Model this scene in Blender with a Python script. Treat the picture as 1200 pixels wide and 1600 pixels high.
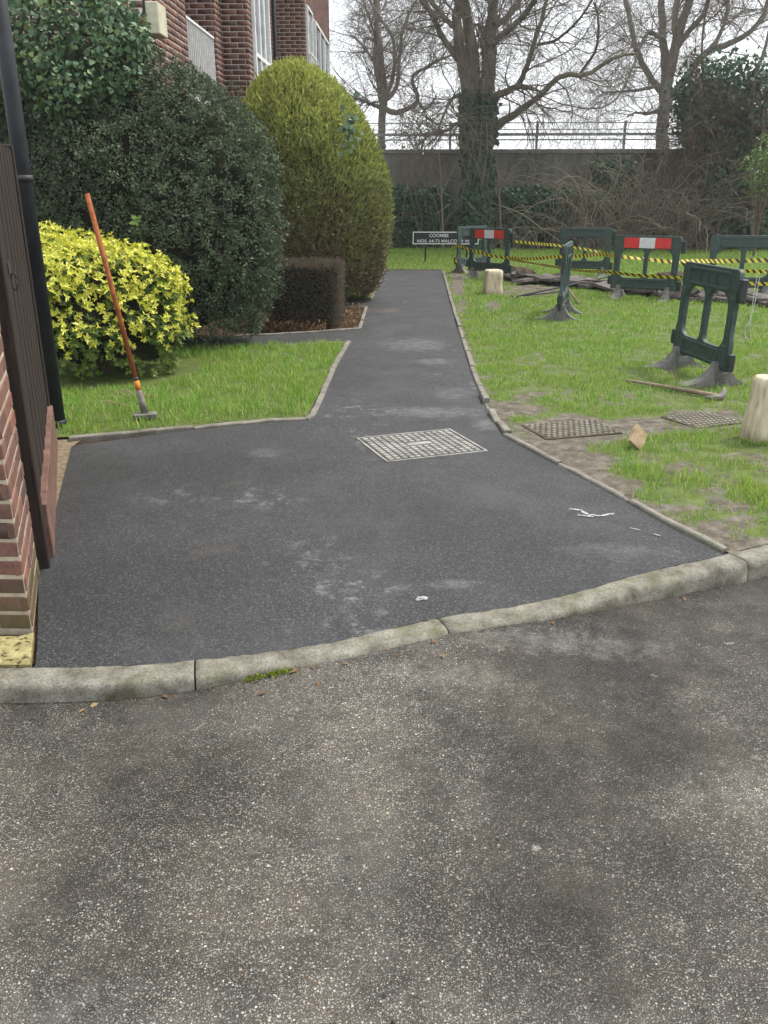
import bpy, bmesh, math, random
import numpy as np
from mathutils import Vector, Matrix

for o in list(bpy.data.objects):
    bpy.data.objects.remove(o)
scene = bpy.context.scene
COL = scene.collection

# ------------------------------------------------------------------ camera, sky, sun, exposure
F_PX, CX, CY, CAM_H = 1300.0, 600.0, 800.0, 1.55
HORIZON, VPX = 312.0, 660.0
PITCH = math.atan((CY - HORIZON) / F_PX)
_r0 = np.array([1, 0, 0.]); _u0 = np.array([0, math.sin(PITCH), math.cos(PITCH)]); _f0 = np.array([0, math.cos(PITCH), -math.sin(PITCH)])
_w = (VPX - CX) / F_PX * _r0 + (CY - HORIZON) / F_PX * _u0 + _f0
YAW = math.atan2(_w[0], _w[1])
_Z = np.array([[math.cos(YAW), -math.sin(YAW), 0], [math.sin(YAW), math.cos(YAW), 0], [0, 0, 1]])
CAMR = np.stack([_Z @ _r0, _Z @ _u0, _Z @ _f0])

def ray(x, y):
    return np.array([(x - CX) / F_PX, (CY - y) / F_PX, 1.0]) @ CAMR
def G(x, y, z=0.0):                      # photo pixel -> point on the ground plane z
    w = ray(x, y); t = (z - CAM_H) / w[2]
    return (w[0] * t, w[1] * t)
def AT(x, y, Y):                         # photo pixel -> point at known distance Y
    w = ray(x, y); t = Y / w[1]
    return np.array([w[0] * t, Y, CAM_H + w[2] * t])
def PX(p):                               # world points (n,3) -> photo pixels and depth
    p = np.atleast_2d(np.asarray(p, float)) - np.array([0, 0, CAM_H])
    c = p @ CAMR.T
    return CX + F_PX * c[:, 0] / c[:, 2], CY - F_PX * c[:, 1] / c[:, 2], c[:, 2]

cam = bpy.data.cameras.new('camera')
cam.sensor_fit = 'VERTICAL'; cam.sensor_height = 36.0; cam.lens = F_PX / 1600.0 * 36.0
cam.clip_start = 0.05; cam.clip_end = 2000
camo = bpy.data.objects.new('camera', cam); COL.objects.link(camo)
camo.location = (0, 0, CAM_H); camo.rotation_euler = (math.pi / 2 - PITCH, 0, YAW)
scene.camera = camo
scene.render.resolution_x = 768; scene.render.resolution_y = 1024

SUN_EL, SUN_AZ = math.radians(58), math.radians(62)     # azimuth: clockwise from +Y
world = bpy.data.worlds.new('World'); scene.world = world; world.use_nodes = True
wn = world.node_tree; wn.nodes.clear()
w_out = wn.nodes.new('ShaderNodeOutputWorld'); w_bg = wn.nodes.new('ShaderNodeBackground')
w_sky = wn.nodes.new('ShaderNodeTexSky'); w_sky.sky_type = 'NISHITA'; w_sky.sun_disc = False
w_sky.sun_elevation = SUN_EL; w_sky.sun_rotation = SUN_AZ; w_sky.dust_density = 4.0; w_sky.air_density = 1.5
w_mix = wn.nodes.new('ShaderNodeMixRGB'); w_mix.inputs[0].default_value = 0.86
w_mix.inputs[2].default_value = (8.6, 8.9, 9.3, 1)       # closed, bright cloud cover
wn.links.new(w_sky.outputs[0], w_mix.inputs[1]); wn.links.new(w_mix.outputs[0], w_bg.inputs[0])
w_bg.inputs[1].default_value = 0.12
wn.links.new(w_bg.outputs[0], w_out.inputs[0])

sun = bpy.data.lights.new('sun', 'SUN'); sun.energy = 2.6; sun.angle = math.radians(11); sun.color = (1.0, 0.95, 0.87)
suno = bpy.data.objects.new('sun', sun); COL.objects.link(suno)
sd = Vector((math.sin(SUN_AZ) * math.cos(SUN_EL), math.cos(SUN_AZ) * math.cos(SUN_EL), math.sin(SUN_EL)))
suno.rotation_euler = (-sd).to_track_quat('-Z', 'Y').to_euler()
suno.location = (10, 10, 30)
scene.view_settings.view_transform = 'Standard'; scene.view_settings.look = 'None'
scene.view_settings.exposure = 0.8; scene.view_settings.gamma = 1.0
scene.render.engine = 'CYCLES'
scene.cycles.max_bounces = 4; scene.cycles.diffuse_bounces = 2; scene.cycles.glossy_bounces = 2; scene.cycles.transmission_bounces = 2; scene.cycles.transparent_max_bounces = 4

# ------------------------------------------------------------------ helpers
rng = np.random.default_rng(7); random.seed(7)

def vnoise(p, seed=0):                   # value noise 0..1 on (n,3) points
    p = np.asarray(p, float); i = np.floor(p).astype(np.int64); f = p - i; f = f * f * (3 - 2 * f)
    def hsh(a, b, c):
        n = (a * 374761393 + b * 668265263 + c * 2147483647 + seed * 1274126177) & 0xffffffff
        n = ((n ^ (n >> 13)) * 1274126177) & 0xffffffff
        return ((n ^ (n >> 16)) & 0xffff) / 65535.0
    r = 0
    for dx in (0, 1):
        for dy in (0, 1):
            for dz in (0, 1):
                w = (f[:, 0] if dx else 1 - f[:, 0]) * (f[:, 1] if dy else 1 - f[:, 1]) * (f[:, 2] if dz else 1 - f[:, 2])
                r = r + w * hsh(i[:, 0] + dx, i[:, 1] + dy, i[:, 2] + dz)
    return r
def fbm(p, seed=0, o=3):
    p = np.asarray(p, float); r = 0; a = 0.5; t = 0
    for k in range(o):
        r = r + a * vnoise(p * 2 ** k, seed + k); t += a; a *= 0.5
    return r / t
def unit(v):
    return v / np.maximum(np.linalg.norm(v, axis=-1, keepdims=True), 1e-9)

def tag(o, label=None, cat=None, group=None, kind=None):
    if label: o['label'] = label
    if cat: o['category'] = cat
    if group: o['group'] = group
    if kind: o['kind'] = kind
    return o
def link(name, me, mat=None, parent=None, loc=None, rz=None):
    o = bpy.data.objects.new(name, me); COL.objects.link(o)
    if mat is not None and me is not None and not me.materials: me.materials.append(mat)
    if parent: o.parent = parent
    if loc is not None: o.location = loc
    if rz is not None: o.rotation_euler = (0, 0, rz)
    return o
def empty(name, loc=(0, 0, 0), rz=0.0):
    o = bpy.data.objects.new(name, None); COL.objects.link(o)
    o.location = loc; o.rotation_euler = (0, 0, rz); o.empty_display_size = 0.1
    return o
def npmesh(name, v, f, smooth=False):    # v (n,3), f (m,k) with one k
    me = bpy.data.meshes.new(name); v = np.asarray(v, np.float32); f = np.asarray(f, np.int32)
    m, k = f.shape
    me.vertices.add(len(v)); me.vertices.foreach_set('co', v.ravel())
    me.loops.add(m * k); me.loops.foreach_set('vertex_index', f.ravel())
    me.polygons.add(m); me.polygons.foreach_set('loop_start', np.arange(0, m * k, k, dtype=np.int32))
    if smooth: me.polygons.foreach_set('use_smooth', np.ones(m, bool))
    me.update(calc_edges=True)
    return me
def pymesh(name, v, f, smooth=False):
    me = bpy.data.meshes.new(name); me.from_pydata([tuple(map(float, q)) for q in v], [], [tuple(q) for q in f])
    if smooth:
        for p in me.polygons: p.use_smooth = True
    me.update(); return me
def bm_mesh(name, bm, smooth=False):
    me = bpy.data.meshes.new(name); bmesh.ops.recalc_face_normals(bm, faces=bm.faces); bm.to_mesh(me); bm.free()
    if smooth:
        for p in me.polygons: p.use_smooth = True
    return me
def bm_box(bm, x0, x1, y0, y1, z0, z1, bev=0.0, mtx=None):
    r = bmesh.ops.create_cube(bm, size=1.0)
    vs = r['verts']
    for v in vs:
        v.co = Vector(((x0 + x1) / 2 + v.co.x * (x1 - x0), (y0 + y1) / 2 + v.co.y * (y1 - y0), (z0 + z1) / 2 + v.co.z * (z1 - z0)))
    if bev > 0:
        es = list({e for v in vs for e in v.link_edges})
        nb = bmesh.ops.bevel(bm, geom=es, offset=bev, segments=1, profile=0.5, affect='EDGES')
        vs = list({v for v in nb['verts']} | {v for v in vs if v.is_valid})
    if mtx is not None:
        for v in vs: v.co = mtx @ v.co
    return vs
def box_mesh(name, x0, x1, y0, y1, z0, z1, bev=0.0):
    bm = bmesh.new(); bm_box(bm, x0, x1, y0, y1, z0, z1, bev); return bm_mesh(name, bm)

def tube_batch(P, R, sides):             # P (M,N,3), R (M,N) -> verts, quads
    M, N, _ = P.shape
    T = np.empty_like(P); T[:, 1:-1] = P[:, 2:] - P[:, :-2]; T[:, 0] = P[:, 1] - P[:, 0]; T[:, -1] = P[:, -1] - P[:, -2]
    T = unit(T)
    ref = np.where(np.abs(T[:, :1, 2:3]) > 0.9, np.array([1., 0, 0]), np.array([0, 0, 1.]))
    A = unit(np.cross(T, np.broadcast_to(ref, T.shape))); B = np.cross(T, A)
    an = np.arange(sides) * 2 * math.pi / sides
    V = P[:, :, None, :] + R[:, :, None, None] * (A[:, :, None, :] * np.cos(an)[None, None, :, None] + B[:, :, None, :] * np.sin(an)[None, None, :, None])
    V = V.reshape(-1, 3)
    i = np.arange(sides); j = (i + 1) % sides
    ring = np.stack([i, j, j + sides, i + sides], 1)                       # (s,4)
    base = (np.arange(M)[:, None] * N + np.arange(N - 1)[None, :]).reshape(-1) * sides
    Fq = (base[:, None, None] + ring[None]).reshape(-1, 4)
    return V, Fq
def join_np(parts):
    vs, fs, n = [], [], 0
    for v, f in parts:
        vs.append(v); fs.append(f + n); n += len(v)
    return np.concatenate(vs), np.concatenate(fs)
def resample(pts, n):
    pts = np.asarray(pts, float); d = np.r_[0, np.cumsum(np.linalg.norm(np.diff(pts, axis=0), axis=1))]
    t = np.linspace(0, d[-1], n)
    return np.stack([np.interp(t, d, pts[:, k]) for k in range(pts.shape[1])], 1)
def smooth_poly(pts, n):                 # Catmull-Rom through pts
    p = np.asarray(pts, float); p = np.vstack([2 * p[0] - p[1], p, 2 * p[-1] - p[-2]])
    out = []
    for i in range(1, len(p) - 2):
        for t in np.linspace(0, 1, 8, endpoint=False):
            a, b, c, d = p[i - 1], p[i], p[i + 1], p[i + 2]
            out.append(0.5 * (2 * b + (c - a) * t + (2 * a - 5 * b + 4 * c - d) * t * t + (3 * b - a - 3 * c + d) * t ** 3))
    out.append(p[-2])
    return resample(np.array(out), n)
def tube_mesh(name, pts, rad, sides=8, n=None, cap=True):
    pts = np.asarray(pts, float)
    rad = np.full(len(pts), rad) if np.isscalar(rad) else np.asarray(rad, float)
    if n:
        q = smooth_poly(np.c_[pts, rad], n); pts, rad = q[:, :3], q[:, 3]
    V, Fq = tube_batch(pts[None], rad[None], sides)
    faces = [tuple(q) for q in Fq]
    if cap:
        faces.append(tuple(range(sides - 1, -1, -1))); k = len(pts) * sides
        faces.append(tuple(range(k - sides, k)))
    me = pymesh(name, V, faces)
    for p in me.polygons: p.use_smooth = len(p.vertices) == 4
    return me

def grow(P, R, k, lmin, lmax, spread, n, droop, rfac, rmax, tmin=0.15, wig=0.35, rmin=0.004):
    """children of parent branches P (M,N,3) R (M,N): k per parent"""
    M, N, _ = P.shape
    idx = np.repeat(np.arange(M), k); t = tmin + (1 - tmin) * rng.random(M * k); s = t * (N - 1)
    i0 = np.minimum(s.astype(int), N - 2); fr = (s - i0)[:, None]
    p = P[idx, i0] * (1 - fr) + P[idx, i0 + 1] * fr
    tan = unit(P[idx, i0 + 1] - P[idx, i0])
    r0 = np.minimum((R[idx, i0] * (1 - fr[:, 0]) + R[idx, i0 + 1] * fr[:, 0]) * rfac, rmax)
    d = unit(tan + spread * unit(rng.normal(size=(M * k, 3))))
    L = lmin + (lmax - lmin) * rng.random(M * k)
    out = np.empty((M * k, n, 3)); out[:, 0] = p
    for q in range(1, n):
        d = unit(d + wig * rng.normal(size=d.shape) + np.array([0, 0, -droop]) * (q / n))
        out[:, q] = out[:, q - 1] + d * (L / (n - 1))[:, None]
    rad = np.maximum(r0[:, None] * np.linspace(1, 0.35, n)[None], rmin)
    return out, rad

def leaves(pos, axis, nrm, size, tv, tf):
    """template tv (k,3): x width, y along axis, z normal"""
    a = unit(axis); n = unit(nrm - a * np.sum(a * nrm, 1, keepdims=True)); s = np.cross(a, n)
    M = len(pos); tv = np.asarray(tv, float); tf = np.asarray(tf)
    V = pos[:, None, :] + size[:, None, None] * (tv[None, :, 0:1] * s[:, None] + tv[None, :, 1:2] * a[:, None] + tv[None, :, 2:3] * n[:, None])
    Fq = (np.arange(M) * len(tv))[:, None, None] + tf[None]
    return V.reshape(-1, 3), Fq.reshape(-1, tf.shape[1])
LEAF4 = ([(0, 0, 0), (0.28, 0.45, 0.05), (0, 1, -0.05), (-0.28, 0.45, 0.05)], [(0, 1, 2, 3)])
LEAF6 = ([(0, 0, 0), (0.24, 0.35, 0.07), (0.22, 0.72, 0.05), (0, 1, -0.06), (-0.22, 0.72, 0.05), (-0.24, 0.35, 0.07), (0, 0.5, 0)],
         [(0, 1, 6, 5), (1, 2, 3, 6), (5, 6, 3, 4)])
LEAFN = ([(0, 0, 0), (0.15, 0.4, 0.05), (0.16, 0.72, 0.04), (0, 1, -0.06), (-0.16, 0.72, 0.04), (-0.15, 0.4, 0.05), (0, 0.5, 0)], LEAF6[1])
IVY = ([(0, 0, 0), (0.5, 0.1, 0.03), (0.42, 0.5, 0.05), (0, 1, -0.05), (-0.42, 0.5, 0.05), (-0.5, 0.1, 0.03), (0, 0.4, 0)],
       [(0, 1, 2, 6), (6, 2, 3, 4), (0, 6, 4, 5)])
SPRAY = ([(-0.06, 0, 0), (0.06, 0, 0), (0.05, 1, 0.02), (-0.05, 1, 0.02)], [(0, 1, 2, 3)])

def surf_grid(fn, nu=96, nv=64):         # fn(u,v)->(n,3), closed in u
    u, v = np.meshgrid(np.arange(nu) / nu, np.linspace(0, 1, nv), indexing='ij')
    p = fn(u.ravel(), v.ravel())
    i, j = np.meshgrid(np.arange(nu), np.arange(nv - 1), indexing='ij'); i = i.ravel(); j = j.ravel(); k = (i + 1) % nu
    return p, np.stack([i * nv + j, k * nv + j, k * nv + j + 1, i * nv + j + 1], 1)
def surf_sample(p, q, n):
    a, b, c, d = p[q[:, 0]], p[q[:, 1]], p[q[:, 2]], p[q[:, 3]]
    nr = np.cross(c - a, d - b); ar = np.linalg.norm(nr, axis=1)
    i = rng.choice(len(q), n, p=ar / ar.sum())
    s, t = rng.random((2, n, 1))
    pos = a[i] * (1 - s) * (1 - t) + b[i] * s * (1 - t) + c[i] * s * t + d[i] * (1 - s) * t
    return pos, unit(nr[i])

# ------------------------------------------------------------------ materials
class NT:
    def __init__(s, name):
        s.m = bpy.data.materials.new(name); s.m.use_nodes = True; s.t = s.m.node_tree; s.t.nodes.clear()
        s.out = s.n('ShaderNodeOutputMaterial'); s.b = s.n('ShaderNodeBsdfPrincipled'); s.l(s.b.outputs[0], s.out.inputs[0])
        s._co = None; s.dim = '3D'
    def n(s, ty, **k):
        x = s.t.nodes.new(ty)
        for a, b in k.items(): setattr(x, a, b)
        return x
    def l(s, a, b): s.t.links.new(a, b)
    def set(s, inp, v):
        if hasattr(v, 'is_output'): s.l(v, inp)
        elif isinstance(v, (tuple, list)) and len(v) == 3: inp.default_value = (*v, 1)
        else: inp.default_value = v
    def co(s, scale=None):
        if s._co is None: s._co = s.n('ShaderNodeNewGeometry').outputs['Position']
        if scale is None: return s._co
        m = s.n('ShaderNodeMapping'); s.l(s._co, m.inputs[0]); m.inputs['Scale'].default_value = scale; return m.outputs[0]
    def noise(s, scale, detail=3, rough=0.55, co=None, out=0):
        x = s.n('ShaderNodeTexNoise', noise_dimensions=s.dim); s.l(co or s.co(), x.inputs['Vector']); x.inputs['Scale'].default_value = scale
        x.inputs['Detail'].default_value = detail; x.inputs['Roughness'].default_value = rough; return x.outputs[out]
    def vor(s, scale, feature='F1', out='Distance', co=None, rnd=1.0):
        x = s.n('ShaderNodeTexVoronoi', feature=feature, voronoi_dimensions=s.dim); s.l(co or s.co(), x.inputs['Vector']); x.inputs['Scale'].default_value = scale
        x.inputs['Randomness'].default_value = rnd; return x.outputs[out]
    def ramp(s, v, *stops):
        x = s.n('ShaderNodeValToRGB'); e = x.color_ramp.elements
        while len(e) < len(stops): e.new(0.5)
        for el, (p, c) in zip(e, stops):
            el.position = p; el.color = (c, c, c, 1) if np.isscalar(c) else (*c, 1)
        s.l(v, x.inputs[0]); return x.outputs[0]
    def mix(s, f, a, b, mode='MIX'):
        x = s.n('ShaderNodeMixRGB', blend_type=mode); s.set(x.inputs[0], f); s.set(x.inputs[1], a); s.set(x.inputs[2], b); return x.outputs[0]
    def math(s, op, a, b=0.0, clamp=False):
        x = s.n('ShaderNodeMath', operation=op, use_clamp=clamp); s.set(x.inputs[0], a); s.set(x.inputs[1], b); return x.outputs[0]
    def rand(s):                         # differs per object and per loose piece
        a = s.n('ShaderNodeNewGeometry').outputs['Random Per Island']; b = s.n('ShaderNodeObjectInfo').outputs['Random']
        return s.math('FRACT', s.math('ADD', a, b))
    def z(s):
        x = s.n('ShaderNodeSeparateXYZ'); s.l(s.co(), x.inputs[0]); return x.outputs[2]
    def spot(s, cx, cy, rx, ry, amt, nz):     # a stain with its own place and ragged outline
        v = s.n('ShaderNodeSeparateXYZ'); s.l(s.co(), v.inputs[0])
        a = s.math('DIVIDE', s.math('SUBTRACT', v.outputs[0], cx), rx); b = s.math('DIVIDE', s.math('SUBTRACT', v.outputs[1], cy), ry)
        d = s.math('ADD', s.math('MULTIPLY', a, a), s.math('MULTIPLY', b, b))
        k = s.math('ADD', s.math('SUBTRACT', 1.0, d), s.math('MULTIPLY', s.math('SUBTRACT', nz, 0.5), 5.0))
        return s.ramp(s.math('MULTIPLY', k, 0.5), (0.0, 0.0), (1.0, amt))
    def bump(s, h, strength=0.4, dist=0.005):
        x = s.n('ShaderNodeBump'); s.l(h, x.inputs['Height']); x.inputs['Strength'].default_value = strength; x.inputs['Distance'].default_value = dist
        s.l(x.outputs[0], s.b.inputs['Normal']); return s
    def fin(s, col, rough=0.8, spec=0.3, metal=0.0):
        s.set(s.b.inputs['Base Color'], col); s.set(s.b.inputs['Roughness'], rough); s.set(s.b.inputs['Specular IOR Level'], spec)
        s.b.inputs['Metallic'].default_value = metal; return s.m
    def leaf(s, col, trans=0.35, rough=0.5, spec=0.35):
        s.fin(col, rough, spec)
        tr = s.n('ShaderNodeBsdfTranslucent'); s.set(tr.inputs[0], col)
        mx = s.n('ShaderNodeMixShader'); mx.inputs[0].default_value = trans
        s.l(s.b.outputs[0], mx.inputs[1]); s.l(tr.outputs[0], mx.inputs[2]); s.l(mx.outputs[0], s.out.inputs[0]); return s.m

def m_rough(name, c1, c2, scale=12, rough=0.85, spec=0.25, bump=0.3, bd=0.004, metal=0, bs=60, stops=(0.35, 0.65)):
    t = NT(name); n = t.noise(scale, 5, 0.6)
    t.bump(t.noise(bs, 4, 0.6), bump, bd)
    return t.fin(t.ramp(n, (stops[0], c1), (stops[1], c2)), rough, spec, metal)
def m_leaf(name, cols, trans=0.35, rough=0.45, spec=0.4):
    t = NT(name); r = t.rand(); k = len(cols)
    return t.leaf(t.ramp(r, *[(i / (k - 1), c) for i, c in enumerate(cols)]), trans, rough, spec)

M = {}
# carriageway: worn chippings in bitumen
t = NT('road_chippings'); t.dim = '2D'
def chips(scale, lo, hi):
    x = t.n('ShaderNodeTexVoronoi', feature='F1', voronoi_dimensions='2D'); t.l(t.co(), x.inputs['Vector']); x.inputs['Scale'].default_value = scale
    sp = t.n('ShaderNodeSeparateColor'); t.l(x.outputs['Color'], sp.inputs[0])
    st = t.ramp(sp.outputs[0], (0.0, (0.050, 0.047, 0.042)), (0.35, (0.095, 0.088, 0.078)), (0.7, (0.155, 0.145, 0.127)), (0.92, (0.225, 0.21, 0.185)), (1.0, (0.38, 0.36, 0.32)))
    ti = t.ramp(sp.outputs[1], (0.0, (0.95, 0.97, 1.02)), (0.6, (1.0, 1, 0.98)), (0.92, (1.0, 0.95, 0.87)), (1.0, (1.12, 0.88, 0.68)))
    rad = t.math('ADD', t.math('MULTIPLY', sp.outputs[2], hi - lo), lo)
    k = t.math('MULTIPLY', t.math('SUBTRACT', rad, x.outputs['Distance']), 7.0, True)
    return t.mix(1.0, st, ti, 'MULTIPLY'), k, sp
wob = t.n('ShaderNodeVectorMath', operation='ADD'); nzc = t.noise(60, 2, 0.5, out=1); t.l(t.co(), wob.inputs[0])
vs_ = t.n('ShaderNodeVectorMath', operation='SCALE'); t.l(nzc, vs_.inputs[0]); vs_.inputs['Scale'].default_value = 0.006; t.l(vs_.outputs[0], wob.inputs[1]); t._co = wob.outputs[0]
s1, e1, sp = chips(118, 0.12, 0.52); s2, e2, sp2 = chips(235, 0.18, 0.62)
big = t.noise(0.9, 6, 0.65); mid = t.noise(4.2, 5, 0.7)
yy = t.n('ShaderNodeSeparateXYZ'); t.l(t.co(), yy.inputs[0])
near_grad = t.math('MULTIPLY', t.math('SUBTRACT', 2.1, yy.outputs[1]), 0.16)  # gradient along Y: more bare stone and paler tone towards the camera
cover = t.ramp(t.math('ADD', near_grad, t.math('ADD', t.math('MULTIPLY', big, 1.2), t.math('MULTIPLY', mid, 0.8))), (0.70, 0.0), (1.25, 1.0))       # bare stone showing vs. bitumen
binder = t.mix(t.ramp(t.noise(2.3, 4, 0.7), (0.38, 0.0), (0.68, 1.0)), (0.018, 0.0165, 0.0145), (0.045, 0.038, 0.029))
grain = t.ramp(t.noise(420, 2, 0.7), (0.35, 0.5), (0.65, 1.9))
binder = t.mix(1.0, binder, grain, 'MULTIPLY')
fine = t.mix(t.math('MULTIPLY', e2, t.ramp(cover, (0.0, 0.45), (1.0, 1.0))), binder, s2)
pick = t.math('MULTIPLY', e1, t.ramp(t.math('ADD', t.math('MULTIPLY', sp.outputs[1], 0.5), t.math('MULTIPLY', cover, 0.8)), (0.30, 0.0), (0.85, 1.0)), True)
c = t.mix(pick, fine, s1)
tone = t.math('ADD', t.math('ADD', t.math('MULTIPLY', t.noise(1.1, 7, 0.72), 0.62), t.math('MULTIPLY', t.noise(5.5, 6, 0.75), 0.38)), t.math('MULTIPLY', near_grad, 0.2))
c = t.mix(1.0, c, t.ramp(tone, (0.37, 0.72), (0.46, 1.02), (0.54, 1.35), (0.66, 1.85)), 'MULTIPLY')   # worn and damp areas, paler towards the camera
c = t.mix(t.math('MULTIPLY', t.ramp(t.noise(1.5, 6, 0.75), (0.52, 0.0), (0.70, 1.0)), 0.3), c, (0.145, 0.135, 0.12))      # dust
big_n = t.noise(4.5, 8, 0.82); fine_n = t.noise(17, 6, 0.75)
for cx_, cy_, rx_, ry_, am in ((-0.75, 1.85, 0.65, 0.32, 0.95), (-0.2, 1.55, 0.5, 0.12, 0.6), (0.75, 2.15, 0.6, 0.25, 0.5), (-0.55, 1.42, 0.16, 0.07, 0.7), (0.25, 1.75, 0.5, 0.1, 0.45)):
    c = t.mix(t.spot(cx_, cy_, rx_, ry_, am, big_n), c, t.mix(1.0, c, (0.68, 0.65, 0.60), 'MULTIPLY'))      # damp, dirty areas
for cx_, cy_, rx_, ry_, am in ((0.55, 2.82, 0.45, 0.10, 0.75), (0.05, 2.55, 0.35, 0.10, 0.5), (0.95, 2.0, 0.2, 0.12, 0.4), (-0.6, 1.22, 0.4, 0.10, 0.35), (0.3, 1.25, 0.5, 0.10, 0.3)):
    c = t.mix(t.spot(cx_, cy_, rx_, ry_, am, fine_n), c, t.mix(0.5, t.mix(1.0, c, (2.6, 2.6, 2.6), 'MULTIPLY'), (0.27, 0.26, 0.24)))      # cement dust
dn = t.math('ADD', t.vor(1.9, 'F1', 'Distance'), t.math('MULTIPLY', t.noise(46, 5, 0.8), 0.34))
c = t.mix(t.ramp(dn, (0.15, 0.85), (0.185, 0.0)), c, (0.018, 0.018, 0.019))       # tar crumbs
wd = t.math('ADD', t.vor(1.3, 'F1', 'Distance', t.co((1.0, 1.7, 1))), t.math('MULTIPLY', t.noise(38, 5, 0.8), 0.36))
c = t.mix(t.ramp(wd, (0.15, 0.5), (0.19, 0.0)), c, (0.5, 0.48, 0.45))           # lime splashes
t.bump(t.math('ADD', t.math('MULTIPLY', e1, 1.2), t.math('MULTIPLY', e2, 0.6)), 1.0, 0.005)
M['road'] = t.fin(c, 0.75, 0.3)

# new path surface: fine dark macadam with cement dust
t = NT('new_asphalt'); t.dim = '2D'
cell = t.vor(190, 'F1', 'Color'); ed = t.vor(190, 'DISTANCE_TO_EDGE', 'Distance')
sp = t.n('ShaderNodeSeparateColor'); t.l(cell, sp.inputs[0])
c = t.ramp(sp.outputs[0], (0.0, (0.018, 0.0185, 0.020)), (0.55, (0.042, 0.043, 0.046)), (0.88, (0.078, 0.079, 0.082)), (1.0, (0.19, 0.19, 0.19)))
c = t.mix(t.math('MULTIPLY', ed, 11.0, True), (0.013, 0.0135, 0.015), c)
dust = t.ramp(t.noise(1.3, 7, 0.7), (0.48, 0.0), (0.66, 0.22), (0.8, 0.45))
c = t.mix(1.0, c, t.ramp(t.noise(0.9, 5, 0.65), (0.35, 0.55), (0.65, 0.80)), 'MULTIPLY')
c = t.mix(dust, c, (0.085, 0.088, 0.094))
wh = t.math('MULTIPLY', t.ramp(t.noise(0.8, 4, 0.6), (0.60, 0.0), (0.72, 1.0)), t.ramp(t.noise(9, 7, 0.8), (0.52, 0.0), (0.70, 0.6)))
c = t.mix(wh, c, (0.33, 0.33, 0.33))
c = t.mix(t.ramp(t.noise(2.7, 4, 0.6), (0.62, 0.0), (0.75, 0.35)), c, (0.07, 0.06, 0.047))
fine_n = t.noise(11, 7, 0.78, t.co((0.7, 1.2, 1)))
for cx_, cy_, rx_, ry_, am in ((-0.05, 9.6, 0.42, 0.55, 0.55), (0.15, 8.5, 0.25, 0.22, 0.55), (0.1, 6.35, 0.42, 0.22, 0.6), (0.3, 7.0, 0.2, 0.3, 0.4), (-1.0, 5.2, 0.12, 0.12, 0.4), (0.15, 3.25, 0.12, 0.06, 0.45), (0.95, 3.65, 0.3, 0.12, 0.35), (0.5, 6.0, 0.12, 0.2, 0.5)):
    c = t.mix(t.spot(cx_, cy_, rx_, ry_, am, fine_n), c, t.mix(0.6, t.mix(1.0, c, (3.2, 3.2, 3.2), 'MULTIPLY'), (0.26, 0.26, 0.255)))
c = t.mix(t.spot(-0.45, 12.6, 0.3, 0.25, 0.5, fine_n), c, (0.2, 0.12, 0.06))
hg = t.math('ADD', t.math('MULTIPLY', ed, 9.0, True), t.math('MULTIPLY', sp.outputs[1], 0.8))
t.bump(hg, 0.6, 0.003)
M['path'] = t.fin(c, 0.66, 0.4)

def m_concrete(name, c1, c2, moss=0.0, scale=6):
    t = NT(name); c = t.ramp(t.noise(scale, 6, 0.65), (0.3, c1), (0.7, c2))
    c = t.mix(t.ramp(t.noise(140, 2), (0.35, 0.45), (0.55, 0.0)), c, tuple(x * 0.4 for x in c1))
    c = t.mix(t.ramp(t.noise(3.1, 5, 0.7), (0.55, 0.0), (0.75, 0.55)), c, tuple(x * 0.55 for x in c1))
    if moss > 0:
        c = t.mix(t.ramp(t.noise(5.5, 6, 0.7), (0.62 - moss * 0.2, 0.0), (0.78, 0.85)), c, (0.075, 0.085, 0.028))
    t.bump(t.noise(90, 5, 0.7), 0.5, 0.004)
    return t.fin(c, 0.9, 0.2)
M['kerb'] = m_concrete('kerb_concrete', (0.07, 0.062, 0.046), (0.29, 0.275, 0.23), 0.6, 8)
M['edging'] = m_concrete('edging_concrete', (0.13, 0.12, 0.10), (0.27, 0.25, 0.215), 0.3, 9)
M['yellow_slab'] = m_concrete('lichen_concrete', (0.20, 0.165, 0.055), (0.40, 0.34, 0.14), 0.15, 16)
t = NT('lichen_concrete'); c = t.ramp(t.noise(16, 6, 0.7), (0.3, (0.16, 0.135, 0.06)), (0.55, (0.30, 0.26, 0.12)), (0.75, (0.42, 0.38, 0.22)))
pit = t.ramp(t.noise(45, 4, 0.65), (0.36, 1.0), (0.44, 0.0)); c = t.mix(t.math('MULTIPLY', pit, 0.85), c, (0.05, 0.042, 0.02)); t.bump(t.math('SUBTRACT', t.noise(80, 4), pit), 0.9, 0.006)
M['yellow_slab'] = t.fin(c, 0.95, 0.1)
t = NT('retaining_concrete')
st = t.noise(1.0, 5, 0.7, t.co((1.6, 1, 0.12)))
c = t.ramp(st, (0.3, (0.085, 0.084, 0.072)), (0.55, (0.16, 0.158, 0.138)), (0.75, (0.22, 0.215, 0.185)))
c = t.mix(t.ramp(t.noise(0.7, 5, 0.7), (0.45, 0.0), (0.7, 0.6)), c, (0.14, 0.115, 0.08))
c = t.mix(t.ramp(t.noise(1.7, 5, 0.7, t.co((1, 1, 0.35))), (0.5, 0.0), (0.7, 0.6)), c, (0.055, 0.065, 0.05))
t.bump(t.noise(12, 5), 0.4, 0.02); M['wall_concrete'] = t.fin(c, 0.9, 0.2)
M['coping'] = m_concrete('coping_concrete', (0.16, 0.15, 0.14), (0.26, 0.25, 0.23), 0.2)

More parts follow.
